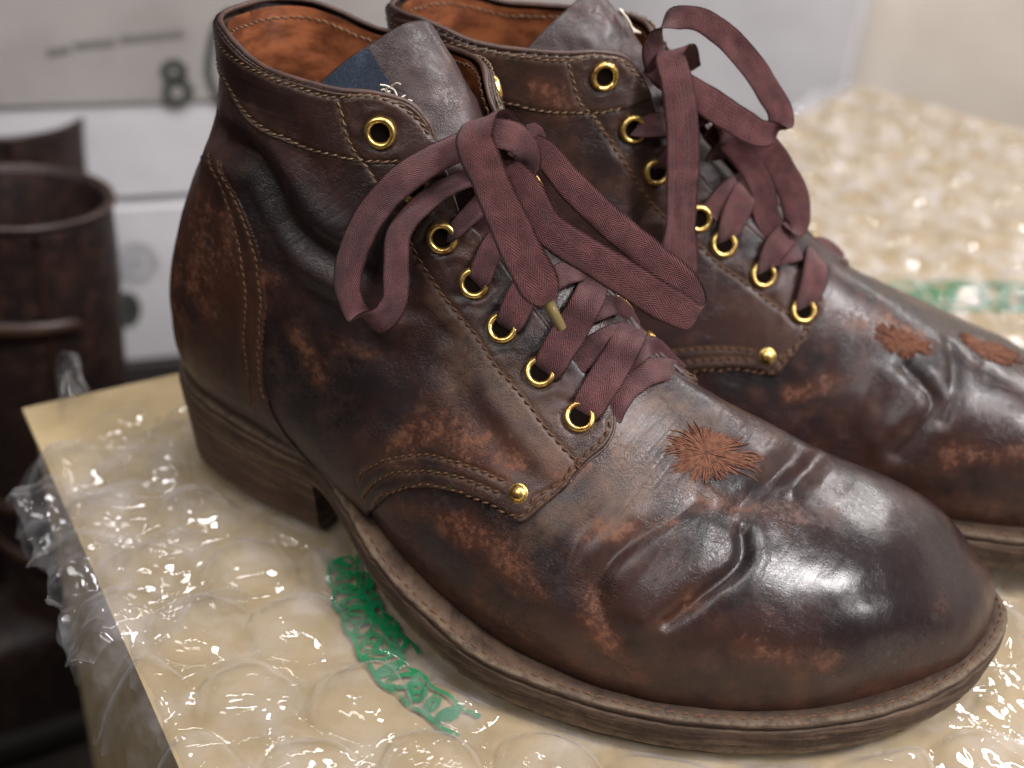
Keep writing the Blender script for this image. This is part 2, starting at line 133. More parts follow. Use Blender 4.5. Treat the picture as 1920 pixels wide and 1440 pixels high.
def mesh(name,V,Fc,mat,parent=None,smooth=True,attrs=None,uv=None,world=None):
    V=np.asarray(V,float)*CM
    me=bpy.data.meshes.new(name)
    if isinstance(Fc,np.ndarray):
        k=Fc.shape[1]; me.vertices.add(len(V)); me.vertices.foreach_set('co',V.ravel().astype(np.float32))
        me.loops.add(Fc.size); me.loops.foreach_set('vertex_index',Fc.ravel().astype(np.int32))
        me.polygons.add(len(Fc)); me.polygons.foreach_set('loop_start',(np.arange(len(Fc))*k).astype(np.int32))
        me.update(calc_edges=True); me.validate()
    else: me.from_pydata([tuple(v) for v in V],[],[tuple(f) for f in Fc]); me.update()
    if smooth: me.polygons.foreach_set('use_smooth',np.ones(len(me.polygons),bool))
    for k,a in (attrs or {}).items():
        at=me.attributes.new(k,'FLOAT','POINT'); at.data.foreach_set('value',np.asarray(a,np.float32))
    if uv is not None:
        li=np.zeros(len(me.loops),np.int32); me.loops.foreach_get('vertex_index',li)
        l=me.uv_layers.new(name='UVMap'); l.data.foreach_set('uv',np.asarray(uv,np.float32)[li].ravel())
    me.materials.append(mat); o=bpy.data.objects.new(name,me); COL.objects.link(o)
    if parent is not None: o.parent=parent
    return o
def gridfaces(n,m,wrap=False):
    i=np.arange(n-1)[:,None]; j=np.arange(m if wrap else m-1)[None]; j2=(j+1)%m
    return np.stack([i*m+j,(i+1)*m+j,(i+1)*m+j2,i*m+j2],-1).reshape(-1,4)
def tag(o,label=None,cat=None,group=None,kind=None):
    if label:o['label']=label
    if cat:o['category']=cat
    if group:o['group']=group
    if kind:o['kind']=kind
    return o
def empty(name,parent=None):
    o=bpy.data.objects.new(name,None);COL.objects.link(o);o.empty_display_size=.02
    if parent is not None:o.parent=parent
    return o
class MB:
    def __init__(s): s.V=[];s.F=[];s.n=0
    def add(s,V,Fc):
        V=np.asarray(V,float); s.V.append(V); s.F+= [tuple(int(i)+s.n for i in f) for f in Fc]; s.n+=len(V)
    def build(s,name,mat,parent=None,smooth=True): return mesh(name,np.vstack(s.V),s.F,mat,parent,smooth)
def frame(t,up):
    t=t/np.linalg.norm(t); a=np.cross(t,up); a/=max(np.linalg.norm(a),1e-9); b=np.cross(a,t); return a,b
def tube(path,rad,k=8,caps=True):
    path=np.asarray(path,float); n=len(path); rad=np.broadcast_to(rad,(n,)); V=[]
    up=np.array([0.1,0.2,1.])
    for i in range(n):
        t=path[min(i+1,n-1)]-path[max(i-1,0)]; t/=max(np.linalg.norm(t),1e-9)
        up=up-(up@t)*t; up/=max(np.linalg.norm(up),1e-9); b=np.cross(t,up)
        for q in range(k):
            an=2*math.pi*q/k; V.append(path[i]+rad[i]*(math.cos(an)*up+math.sin(an)*b))
    Fc=[tuple(f) for f in gridfaces(n,k,True)[:, ::-1]]
    if caps: Fc.append(tuple(range(k)));Fc.append(tuple(range((n-1)*k,n*k))[::-1])
    return np.array(V),Fc
def box(lo,hi,bev=0):
    x0,y0,z0=lo;x1,y1,z1=hi
    V=[(x0,y0,z0),(x1,y0,z0),(x1,y1,z0),(x0,y1,z0),(x0,y0,z1),(x1,y0,z1),(x1,y1,z1),(x0,y1,z1)]
    return np.array(V,float),[(0,3,2,1),(4,5,6,7),(0,1,5,4),(1,2,6,5),(2,3,7,6),(3,0,4,7)]
# ---------------------------------------------------------------- materials
class NT:
    def __init__(s,name):
        s.m=bpy.data.materials.new(name); s.m.use_nodes=True; s.t=s.m.node_tree; s.t.nodes.clear(); s.out=s.n('OutputMaterial')
    def n(s,ty,**kw):
        nd=s.t.nodes.new('ShaderNode'+ty)
        for k,v in kw.items():
            if hasattr(nd,k) and not k[0].isupper(): setattr(nd,k,v)
        return nd
    def put(s,nd,i,v):
        if v is None: return
        if isinstance(v,bpy.types.NodeSocket): s.t.links.new(v,nd.inputs[i])
        else:
            try: nd.inputs[i].default_value=v
            except Exception: nd.inputs[i].default_value=(*v,1)
    def math(s,op,a,b=None,c=None,clamp=False):
        nd=s.n('Math',operation=op,use_clamp=clamp); s.put(nd,0,a); s.put(nd,1,b); s.put(nd,2,c); return nd.outputs[0]
    def co(s): return s.n('TexCoord').outputs['Object']
    def noise(s,scale,detail=4,rough=.55,vec=None,dist=0,lac=2.0):
        nd=s.n('TexNoise'); s.put(nd,'Vector',vec if vec is not None else s.co()); s.put(nd,'Scale',scale); s.put(nd,'Detail',detail); s.put(nd,'Roughness',rough); s.put(nd,'Distortion',dist); return nd.outputs['Fac']
    def vor(s,scale,feature='F1',vec=None,rand=1):
        nd=s.n('TexVoronoi',feature=feature); s.put(nd,'Vector',vec if vec is not None else s.co()); s.put(nd,'Scale',scale); s.put(nd,'Randomness',rand); return nd.outputs['Distance']
    def ramp(s,f,a,b,lo=0.,hi=1.):
        nd=s.n('MapRange',clamp=True,interpolation_type='SMOOTHSTEP'); s.put(nd,0,f);s.put(nd,1,a);s.put(nd,2,b);s.put(nd,3,lo);s.put(nd,4,hi); return nd.outputs[0]
    def mix(s,f,a,b,mode='MIX'):
        nd=s.n('Mix',data_type='RGBA',blend_type=mode); s.put(nd,0,f); 
        for i,v in((6,a),(7,b)):
            if isinstance(v,bpy.types.NodeSocket): s.t.links.new(v,nd.inputs[i])
            else: nd.inputs[i].default_value=(*v,1)
        return nd.outputs[2]
    def attr(s,name): return s.n('Attribute',attribute_name=name).outputs['Fac']
    def scl(s,vec,sc):
        nd=s.n('Mapping'); s.put(nd,0,vec); nd.inputs['Scale'].default_value=sc; return nd.outputs[0]
    def bump(s,h,strength,dist,nrm=None):
        nd=s.n('Bump'); s.put(nd,'Height',h); s.put(nd,'Strength',strength); s.put(nd,'Distance',dist); s.put(nd,'Normal',nrm); return nd.outputs[0]
    def bsdf(s,col,rough,metal=0,bump=None,spec=.5,coat=0,coatr=.2,sheen=0):
        b=s.n('BsdfPrincipled'); s.put(b,'Base Color',col); s.put(b,'Roughness',rough); s.put(b,'Metallic',metal); s.put(b,'Normal',bump); s.put(b,'Specular IOR Level',spec); s.put(b,'Coat Weight',coat); s.put(b,'Coat Roughness',coatr); s.put(b,'Sheen Weight',sheen)
        if coat: s.put(b,'Coat Normal',bump)
        s.t.links.new(b.outputs[0],s.out.inputs[0]); return b
def leather(name,base_a,base_b,rough=.36,wear=1.,seed=0,grain=1.):
    t=NT(name); co=t.co()
    mp=t.n('Mapping'); t.put(mp,0,co); mp.inputs['Location'].default_value=(seed*.37,seed*.21,seed*.13); co=mp.outputs[0]
    big=t.noise(28,5,.6,co); mid=t.noise(110,6,.65,co); fine=t.noise(420,5,.7,co); vf=t.noise(1300,3,.6,co)
    c=t.mix(t.ramp(big,.36,.66),base_a,base_b)
    c=t.mix(t.ramp(mid,.47,.68,0,.6),c,(.064,.027,.0185))
    # dye worn off: rust, tan
    sp=t.math('ADD',t.math('MULTIPLY',mid,.5),t.math('MULTIPLY',fine,.5)); sp2=t.math('ADD',t.math('MULTIPLY',t.math('SUBTRACT',sp,.5),2.6),.5)
    a=t.math('MULTIPLY',t.attr('rust'),.46)
    m=t.ramp(t.math('ADD',sp2,t.math('SUBTRACT',a,.38)),.42,.80)
    m=t.math('MULTIPLY',m,t.ramp(t.attr('rust'),.03,.35),clamp=True)
    gen=t.math('MULTIPLY',t.ramp(sp,.59,.69),t.ramp(big,.5,.62,0,.5*wear))
    m=t.math('MAXIMUM',m,gen)
    rustc=t.mix(t.ramp(fine,.35,.65),(.095,.033,.017),(.21,.080,.038))
    c=t.mix(t.math('MULTIPLY',t.ramp(t.attr('rust'),.1,1.),t.ramp(mid,.25,.6,.25,.7)),c,(.075,.028,.016)); c=t.mix(t.math('MULTIPLY',m,.62),c,rustc)
    tn=t.math('MULTIPLY',t.ramp(t.attr('tan'),.05,1.,0,1.),t.ramp(t.math('ADD',mid,t.math('MULTIPLY',fine,.4)),.48,.85,.25,.95))
    c=t.mix(t.math('MULTIPLY',tn,.42),c,(.17,.098,.062))
    dk=t.math('MULTIPLY',t.ramp(t.attr('dark'),.1,.9),t.ramp(mid,.3,.55,.3,.9))
    c=t.mix(dk,c,(.018,.012,.013))
    c=t.mix(t.math('MULTIPLY',t.attr('edge'),.85),c,(.016,.009,.008))
    c=t.mix(t.math('MULTIPLY',t.attr('seam'),.6),c,(.10,.055,.03))
    c=t.mix(t.math('MULTIPLY',t.attr('shine'),.75),c,(.0095,.0055,.0062))
    # creases crack
    cr=t.math('MULTIPLY',t.attr('crack'),t.ramp(mid,.4,.6),clamp=True)
    c=t.mix(t.math('MULTIPLY',cr,.4),c,(.012,.006,.005)); c=t.mix(t.math('MULTIPLY',t.attr('rub'),t.ramp(mid,.3,.65,.15,.75)),c,(.072,.029,.017))
    # grain: fine pebbles and short cracks
    wn=t.n('TexNoise'); t.put(wn,'Vector',co); t.put(wn,'Scale',180); t.put(wn,'Detail',2); wv=t.n('VectorMath',operation='MULTIPLY_ADD'); t.put(wv,0,wn.outputs['Color']); wv.inputs[1].default_value=(.004,.004,.004); t.put(wv,2,co); wc=wv.outputs[0]
    v1=t.vor(1150,'DISTANCE_TO_EDGE',t.scl(wc,(1,1,.75))); l1=t.ramp(v1,.0,.3)
    rd=t.math('ABSOLUTE',t.math('SUBTRACT',t.noise(300,3,.6,t.scl(wc,(.55,1,1.5))),.5)); rd2=t.math('ABSOLUTE',t.math('SUBTRACT',t.noise(520,2,.6,t.scl(wc,(1.3,1,.6))),.5))
    l2=t.math('MAXIMUM',t.ramp(rd,0,.035,1,0),t.math('MULTIPLY',t.ramp(rd2,0,.03,1,0),.7)); l2=t.math('MULTIPLY',l2,t.ramp(t.noise(50,3,.5,co),.34,.56))
    sm=t.math('SUBTRACT',1.,t.math('MULTIPLY',t.attr('shine'),.85)); l2=t.math('MULTIPLY',l2,sm)
    patch=t.ramp(t.noise(45,3,.5,co),.45,.66,.03,.22)
    h=t.math('SUBTRACT',t.math('MULTIPLY',l1,patch),t.math('MULTIPLY',l2,.36))
    h=t.math('ADD',h,t.math('MULTIPLY',vf,.22)); h=t.math('MULTIPLY',h,t.math('ADD',t.math('MULTIPLY',sm,.8),.2)); h=t.math('ADD',h,t.math('MULTIPLY',fine,.22)); 
    b=t.bump(h,.6*grain,.00026); b=t.bump(mid,.14*grain,.0009,b)
    c=t.mix(t.math('MULTIPLY',l2,.55),c,(.010,.006,.005))
    r=t.math('ADD',t.math('MULTIPLY',fine,.22),rough-.11); r=t.math('ADD',r,t.math('MULTIPLY',m,.22)); r=t.math('ADD',r,t.math('MULTIPLY',tn,.12)); r=t.math('SUBTRACT',r,t.math('MULTIPLY',t.attr('shine'),.13))
    t.bsdf(c,r,0,b,.42,.04,.3)
    return t.m
def simple(name,col,rough,metal=0,bs=0,bscale=500,col2=None,nscale=120,spec=.5,sheen=0,det=5):
    t=NT(name); c=col
    if col2: c=t.mix(t.ramp(t.noise(nscale,det,.65),.35,.68),col,col2)
    b=t.bump(t.noise(bscale,4,.6),bs,.0004) if bs else None
    t.bsdf(c,rough,metal,b,spec,0,.2,sheen); return t.m
def sole_mat(name,a,b,c3,stripe=False):
    t=NT(name); n1=t.noise(60,6,.65); n2=t.noise(300,5,.7); st=t.noise(160,4,.6,t.scl(t.co(),(.25,.25,3.2)))
    c=t.mix(t.ramp(n1,.38,.64),a,b); c=t.mix(t.ramp(st,.45,.65,0,.85),c,c3); c=t.mix(t.ramp(n2,.52,.7,0,.5),c,(.03,.02,.016))
    c=t.mix(t.math('MULTIPLY',t.attr('pale'),t.ramp(n2,.35,.6,.25,1.)),c,(.27,.20,.135))
    h=t.math('ADD',t.math('MULTIPLY',n2,.8),st); 
    t.bsdf(c,t.math('ADD',t.math('MULTIPLY',n2,.3),.55),0,t.bump(h,.9,.0007),.18); return t.m
def lace_mat():
    t=NT('lace cotton'); uv=t.n('UVMap').outputs[0]
    # herringbone weave across u, along v (cm)
    sep=t.n('SeparateXYZ'); t.put(sep,0,uv); u,v=sep.outputs[0],sep.outputs[1]
    zz=t.math('PINGPONG',u,.25)
    ph=t.math('ADD',t.math('MULTIPLY',v,7.),t.math('MULTIPLY',zz,16.))
    w=t.math('SINE',t.math('MULTIPLY',ph,6.2832)); w2=t.math('SINE',t.math('MULTIPLY',u,6.2832*9))
    h=t.math('ADD',t.math('MULTIPLY',w,.5),t.math('MULTIPLY',w2,.12)); fz=t.noise(1800,4,.7)
    h=t.math('ADD',h,t.math('MULTIPLY',fz,1.4))
    c=t.mix(t.ramp(t.noise(160,4,.6),.35,.7),(.078,.023,.025),(.14,.047,.047)); c=t.mix(t.ramp(h,.7,1.6,0,.3),c,(.15,.07,.075)); c=t.mix(t.ramp(h,.2,-.3,0,.4),c,(.03,.011,.013))
    t.bsdf(c,.85,0,t.bump(h,.95,.00045),.2,0,.2,.12); return t.m
M={}
def mats():
    M['vamp']=leather('vamp leather',(.0095,.0056,.0062),(.036,.0150,.0115),.37,1.0,1)
    M['quarter']=leather('quarter leather',(.0115,.0062,.0065),(.043,.0175,.0130),.43,1.0,2,1.15)
    M['collar']=leather('collar leather',(.020,.0095,.008),(.038,.017,.013),.43,.5,3,1.)
    M['counter']=leather('counter leather',(.024,.0105,.0085),(.070,.026,.015),.42,1.2,4)
    M['tongue']=leather('tongue leather',(.028,.016,.016),(.046,.027,.026),.46,.2,6,1.0)
    t=NT('lining leather'); n=t.noise(70,5,.6,t.scl(t.co(),(1,1,2.5))); c=t.mix(t.ramp(n,.35,.65),(.10,.030,.012),(.26,.085,.033)); c=t.mix(t.ramp(t.noise(25,3,.5),.45,.7,0,.7),c,(.07,.022,.01)); t.bsdf(c,.42,0,t.bump(t.noise(500,4,.6),.3,.0004),.4); M['lining']=t.m
    M['edge']=simple('cut edge',(.035,.018,.014),.5,0,.4,600,(.07,.03,.02),200)
    t=NT('brass'); n=t.noise(350,4,.6); n3=t.noise(140,4,.65); c=t.mix(t.ramp(n,.45,.7),(.80,.58,.20),(.50,.25,.08)); c=t.mix(t.ramp(n3,.52,.66,0,.8),c,(.16,.07,.03)); t.bsdf(c,t.math('ADD',t.math('MULTIPLY',n3,.5),.08),1,t.bump(n,.15,.0003)); M['brass']=t.m
    M['thread']=simple('brown thread',(.095,.045,.022),.7,0,.5,2500,(.07,.03,.014),300,.3)
    M['pale_thread']=simple('tan thread',(.19,.125,.075),.7,0,.5,2500,(.10,.06,.035),300,.3)
    M['burst']=simple('rust embroidery thread',(.15,.062,.034),.9,0,.6,2500,(.070,.026,.016),500,.3)
    M['lace']=lace_mat()
    M['welt']=sole_mat('worn welt',(.026,.016,.012),(.048,.029,.020),(.080,.050,.033))
    M['outsole']=sole_mat('worn outsole edge',(.036,.022,.016),(.066,.041,.028),(.105,.068,.045))
    M['heel']=sole_mat('stacked heel',(.050,.028,.021),(.085,.050,.037),(.12,.075,.052))
    t=NT('denim'); uv=t.co(); w=t.n('TexWave',wave_type='BANDS',bands_direction='DIAGONAL'); t.put(w,'Scale',260); w2=t.noise(1500,3,.6); f=t.math('ADD',t.math('MULTIPLY',w.outputs[1],.5),w2); c=t.mix(t.ramp(f,.5,1.1),(.016,.022,.034),(.055,.075,.105)); t.bsdf(c,.9,0,t.bump(f,.8,.0004),.2); M['denim']=t.m
    M['cream_thread']=simple('cream thread',(.62,.55,.46),.8,0,.5,1500)
    M['aglet']=simple('clear brown aglet',(.16,.12,.05),.25,0,0)
mats()
# ---------------------------------------------------------------- boot builder
LS,LA=42.,5.2
def smooth_sa(pts,step=.05):
    p=np.array(pts,float)*[LS,LA]; p=np.c_[p,np.zeros(len(p))]; return catmull(p,step)[:,:2]/[LS,LA]
def inside(S,A,poly):
    x=S.ravel()*LS;y=A.ravel()*LA;P=np.asarray(poly)*[LS,LA];r=np.zeros(len(x),bool)
    for (x0,y0),(x1,y1) in zip(P,np.roll(P,-1,0)):
        if y0==y1: continue
        m=(y0>y)!=(y1>y); xi=(x1-x0)*(y-y0)/(y1-y0)+x0; r^=m&(x<xi)
    return r.reshape(S.shape)
def closest(pt,P):
    """closest point on the closed polygon P for each pt, in metric (s,a)"""
    best=np.full(len(pt),1e9);out=pt.copy()
    for p,q in zip(P,np.roll(P,-1,0)):
        v=q-p;l=v@v
        if l<1e-14: continue
        t=np.clip((pt-p)@v/l,0,1);c=p+t[:,None]*v;d=np.linalg.norm(pt-c,axis=1);m=d<best;best[m]=d[m];out[m]=c[m]
    return out,best
def region(poly,h):
    """(s,a) mesh of a polygon; grid of step h cm with the border snapped onto the outline"""
    poly=np.asarray(poly,float);s0,a0=poly.min(0)-.01;s1,a1=poly.max(0)+.01
    n=int((s1-s0)*LS/h)+2;m=int((a1-a0)*LA/h)+2
    S,A=np.meshgrid(np.linspace(s0,s1,n),np.linspace(a0,a1,m),indexing='ij')
    I=inside(S,A,poly); near=np.zeros_like(I)
    e=I[1:]!=I[:-1]; near[1:]|=e;near[:-1]|=e; e=I[:,1:]!=I[:,:-1]; near[:,1:]|=e;near[:,:-1]|=e
    idx=np.argwhere(near); pt=np.c_[S[near]*LS,A[near]*LA]; c,d=closest(pt,poly*[LS,LA])
    D=np.full(I.shape,1e9);D[near]=d;snap=np.zeros_like(I)
    for ax in(0,1):
        sl0=(slice(None,-1),slice(None)) if ax==0 else (slice(None),slice(None,-1)); sl1=(slice(1,None),slice(None)) if ax==0 else (slice(None),slice(1,None))
        x=I[sl0]!=I[sl1]; f=D[sl0]<=D[sl1]; snap[sl0]|=x&f; snap[sl1]|=x&~f
    C2=np.zeros(I.shape+(2,));C2[near]=c/[LS,LA]
    S=np.where(snap,C2[...,0],S);A=np.where(snap,C2[...,1],A); K=I|snap
    f=gridfaces(n,m); k=K.ravel()[f]; ii=(I&~snap).ravel()[f].any(1); full=k.all(1); sn=snap.ravel()[f].all(1)
    q=f[full&(ii|sn)]; tri=f[(k.sum(1)==3)&ii]; kt=K.ravel()[tri]
    tr=np.array([t[b] for t,b in zip(tri,kt)],int).reshape(-1,3)
    used=np.unique(np.concatenate([q.ravel(),tr.ravel()])); mp=-np.ones(n*m,int);mp[used]=np.arange(len(used))
    faces=np.vstack([np.c_[mp[q][:,:3]],mp[q][:,[0,2,3]],mp[tr]])
    return S.ravel()[used],A.ravel()[used],faces
class Boot:
    def __init__(b,root,g,F,h):
        b.root=root;b.g=g;b.h=h;b.F=F;b.open=.42
        b.cre=[(base(*np.array(p).T) if len(p)>1 else base(p[0][0],p[0][1])[None],d,w) for p,d,w in F['creases']]
        b.cre=[(catmull(p,.15) if len(p)>1 else p,d,w) for p,d,w in b.cre]
        b.paint={k:[(catmull(base(*np.array(p).T),.3),r) for p,r in F[k]] for k in('rust','tan','dark')}
    def disp(b,P,s=None,a=None):
        g0=0
        if s is not None:
            q=np.c_[s*LS/.42,a*LA/1.5,s*0]; r=1-np.abs(vnoise(q,1.,51)+.35*vnoise(q,.4,52)); m=np.exp(-(np.linalg.norm((P-[20.2,-1,6.3])/[3.8,6,3],axis=1))**2); g0=g0-.015*m*np.clip(r,0,1)**7
            q=np.c_[(s*LS*.8+a*LA*.6)/.5,(a*LA*.8-s*LS*.6)/2.0,s*0+3]; r=1-np.abs(vnoise(q,1.,53)+.35*vnoise(q,.45,54)); m=np.exp(-(np.linalg.norm((P-[9.5,P[:,1].mean()*0-2,11])/[5,9,3.2],axis=1))**2); g0=g0-.024*m*np.clip(r,0,1)**6
        h=g0+.05*vnoise(P,2.6,1)+.028*vnoise(P,1.1,2)+.012*vnoise(P,.5,3)
        for L,d,w in b.cre:
            x=dist_poly(P,L,R=3*w); h=h-d*np.exp(-(x/w)**2)+.14*d*np.exp(-((x-2.2*w)/(1.1*w))**2)
            if d>.08: h=h-.018*np.exp(-(x/(.10+.02*vnoise(P,.4,7)))**2)*np.clip(.6+vnoise(P,.7,44),0,1)
        return h
    def surf(b,s,a,off=0.,full=False):
        s=np.asarray(s,float).ravel();a=np.asarray(a,float).ravel()
        P=base(s,a);n=nrm(s,a); X=P+n*(b.disp(P,s,a)+off)[:,None]
        if b.g<0: X=X*[1,-1,1]; n=n*[1,-1,1]
        return (X,n,P) if full else X
    def attrs(b,P,n0,edge=None,seam=None):
        o={}; wob=vnoise(P,.9,41)+.5*vnoise(P,.3,42); wob2=vnoise(P,.5,43)
        for k in('rust','tan','dark'):
            v=np.zeros(len(P))
            for L,r in b.paint[k]: v=np.maximum(v,np.exp(-(np.clip(dist_poly(P,L,R=4*r)*(1+.35*wob)+.18*r*wob2,0,99)/(1.25*r))**2))
            o[k]=v
        # toe and heel rub: finish worn low down, polished toe
        low=np.clip((3.6-P[:,2])/1.8,0,1)*np.clip((P[:,0]-9)/3,0,1)
        o['rub']=low; o['rust']=np.maximum(o['rust'],.42*low); hc=np.exp(-((P[:,0]-.5)/2.2)**2)*np.exp(-((P[:,2]-7.6)/3.2)**2); o['rust']=np.maximum(o['rust'],hc)
        o['shine']=np.exp(-(np.linalg.norm((P-[25.5,0,4.6])/[4.5,5,3],axis=1))**2)
        cr=np.zeros(len(P))
        for L,d,w in b.cre:
            if abs(d)>.08: cr=np.maximum(cr,np.exp(-(dist_poly(P,L,R=1)/.12)**2)*(d>0))
        o['crack']=cr; o['edge']=np.zeros(len(P)) if edge is None else edge; o['seam']=np.zeros(len(P)) if seam is None else seam
        return o
    def shell(b,name,poly,off,th,mat,edges=(),lines=(),h=None,rad=.11,parent=None,puff=0):
        """an overlay of leather: polygon in (s,a), raised th over off, rounded down along the polylines in edges, grooved along lines"""
        S,A,Fc=region(poly,h or b.h); P=base(S,A); hh=np.full(len(S),th); ed=np.zeros(len(S));sm=np.zeros(len(S))
        for e in edges:
            L=base(*np.asarray(e).T); x=dist_poly(P,L,R=1.5); t=np.clip(x/rad,0,1); hh=np.minimum(hh,th*np.sqrt(1-(1-t)**2)-.0+(t<.02)*-.06); ed=np.maximum(ed,np.exp(-(x/.07)**2)); hh=hh+.25*puff*np.exp(-((x-.3)/.25)**2)
        for e in lines:
            L=base(*np.asarray(e).T); x=dist_poly(P,L,R=.8); hh=hh-.055*np.exp(-(x/.075)**2); sm=np.maximum(sm,np.exp(-(x/.11)**2))
        for s_,a_,r_ in getattr(b,'holes',[]):
            x=np.linalg.norm(P-base(s_,a_),axis=1); hh=hh-.10*np.exp(-(x/r_)**2)-.05*np.exp(-((x-.50)/.10)**2)+.035*vnoise(P,.28,77)*np.exp(-((x-.72)/.22)**2)
        n=nrm(S,A);X=P+n*(b.disp(P,S,A)+off+hh)[:,None]
        if b.g<0: X=X*[1,-1,1];
        else: Fc=Fc[:,::-1]
        return mesh(name,X,Fc,mat,parent or b.root,True,b.attrs(P,n,ed,sm))
    def stitches(b,lines,off,name='stitching',mat=None,parent=None,pitch=.30,ln=.21,r=.036):
        mb=MB()
        for L in lines:
            X,n,_=b.surf(*np.asarray(L).T,off,True); d=np.r_[0,np.cumsum(np.linalg.norm(np.diff(X,axis=0),axis=1))]
            k=int(d[-1]/pitch)
            if k<1: continue
            for c in (np.arange(k)+.5)*d[-1]/k:
                jit=rng.normal(0,.012,2); c+=jit[0]
                ts=np.array([c-ln/2,c-ln/4,c,c+ln/4,c+ln/2]); p=np.stack([np.interp(ts,d,X[:,q]) for q in range(3)],1); nn=np.array([np.interp(c,d,n[:,q]) for q in range(3)])
                t=p[-1]-p[0];sd=np.cross(nn,t);sd/=max(np.linalg.norm(sd),1e-6)
                p=p+nn*np.array([-.035,.005,.018,.005,-.035])[:,None]+sd*(np.linspace(-1,1,5)*.03+jit[1])[:,None]
                V,Fc=tube(p,[r*.5,r,r*1.1,r,r*.5],5); mb.add(V,Fc)
        return mb.build(name,mat or M['thread'],parent or b.root)
    def eyelet(b,s,a,off,R=.49,name='eyelet'):
        X,n,_=b.surf([s],[a],off,True); X=X[0];n=n[0]; u=np.cross(n,[0,0,1.]);u/=np.linalg.norm(u);v=np.cross(n,u)
        prof=[(R,-.06),(R*.99,.02),(R*.93,.075),(R*.84,.105),(R*.75,.11),(R*.66,.085),(R*.59,.03),(R*.56,-.06),(R*.55,-.2)]
        k=32;V=[X+(u*math.cos(q)+v*math.sin(q))*r_+n*z for r_,z in prof for q in np.arange(k)*2*math.pi/k]
        o=mesh(name,V,gridfaces(len(prof),k,True),M['brass'],b.root)
        # black disc behind, painted for the shade in the hole
        hp=[(R*.6,-.0),(.002,-.0)]
        V=[X+(u*math.cos(q)+v*math.sin(q))*r_+n*(-.012-.03*(r_<.1)) for r_,z in hp for q in np.arange(k)*2*math.pi/k]
        mesh('eyelet_hole_shade',V,gridfaces(2,k,True),M['hole'],o); return o
def outline(g=1):
    """outsole outline, closed, x,y; near (right-hand) side first from heel back to toe, then back on the other side"""
    near=[(-.95,.1),(-.6,-1.2),(.5,-2.3),(2.2,-3.0),(3.8,-3.3),(5.6,-3.4),(7.4,-3.45),(9.4,-4.45),(11.5,-5.65),(13.7,-6.4),(15.7,-6.75),(18.1,-6.6),(20.6,-6.1),(22.9,-5.25),(25,-4.1),(26.95,-2.6),(28.3,-1.2),(29.35,.5),(29.9,2.3)]
    far=[(29.95,3.7),(29.3,5.1),(28.1,6.0),(26.3,6.4),(24,6.3),(21.5,5.8),(19,5.1),(16,4.3),(13,3.7),(10,3.25),(7.4,3.3),(5,3.35),(2.6,3.1),(.7,2.4),(-.5,1.4)]
    P=np.array(near+far); return catmull(np.c_[P,np.zeros(len(P))],.15,True)[:,:2]
zw=spline([-1,3.5,7,9.6,12.2,14.3,16,18.5,21,23.5,26,28,29.3,30.2],[3.65,3.55,3.25,2.95,2.35,1.95,1.6,1.42,1.35,1.38,1.5,1.75,2.05,2.25])
zb=spline([-1,3.5,7.4,9.4,11.5,13.7,15.7,18,20,25,27,28.2,29.3,30.2],[2.45,2.35,2.1,1.85,1.3,.7,.27,.04,0,0,.14,.36,.66,.95])
def ring_sole(b,layers,name,mat,pale=None,closed_top=True,keep=None,sharp=False):
    """layers: (inset cm, z function) from top inner to bottom inner"""
    O=outline(); T=np.roll(O,-1,0)-np.roll(O,1,0); N=np.c_[T[:,1],-T[:,0]];N/=np.linalg.norm(N,axis=1)[:,None]  # outward
    if (np.mean((O-O.mean(0))*N))<0: N=-N
    V=[];pa=[]
    for ins,zf,pl in layers:
        p=O-N*ins; z=zf(O[:,0]); w=.035*vnoise(np.c_[p,z],1.2,4)+.03*vnoise(np.c_[p,z],.3,5); p=p+N*w[:,None]; V.append(np.c_[p,z+.015*vnoise(np.c_[p,z],.6,6)]); pa.append(np.full(len(O),pl))
    V=np.vstack(V); pa=np.concatenate(pa); F_=gridfaces(len(layers),len(O),True)
    if b.g<0: V=V*[1,-1,1]
    else: F_=F_[:,::-1]
    return mesh(name,V,F_[:, ::-1],mat,b.root,True,{'pale':pa})
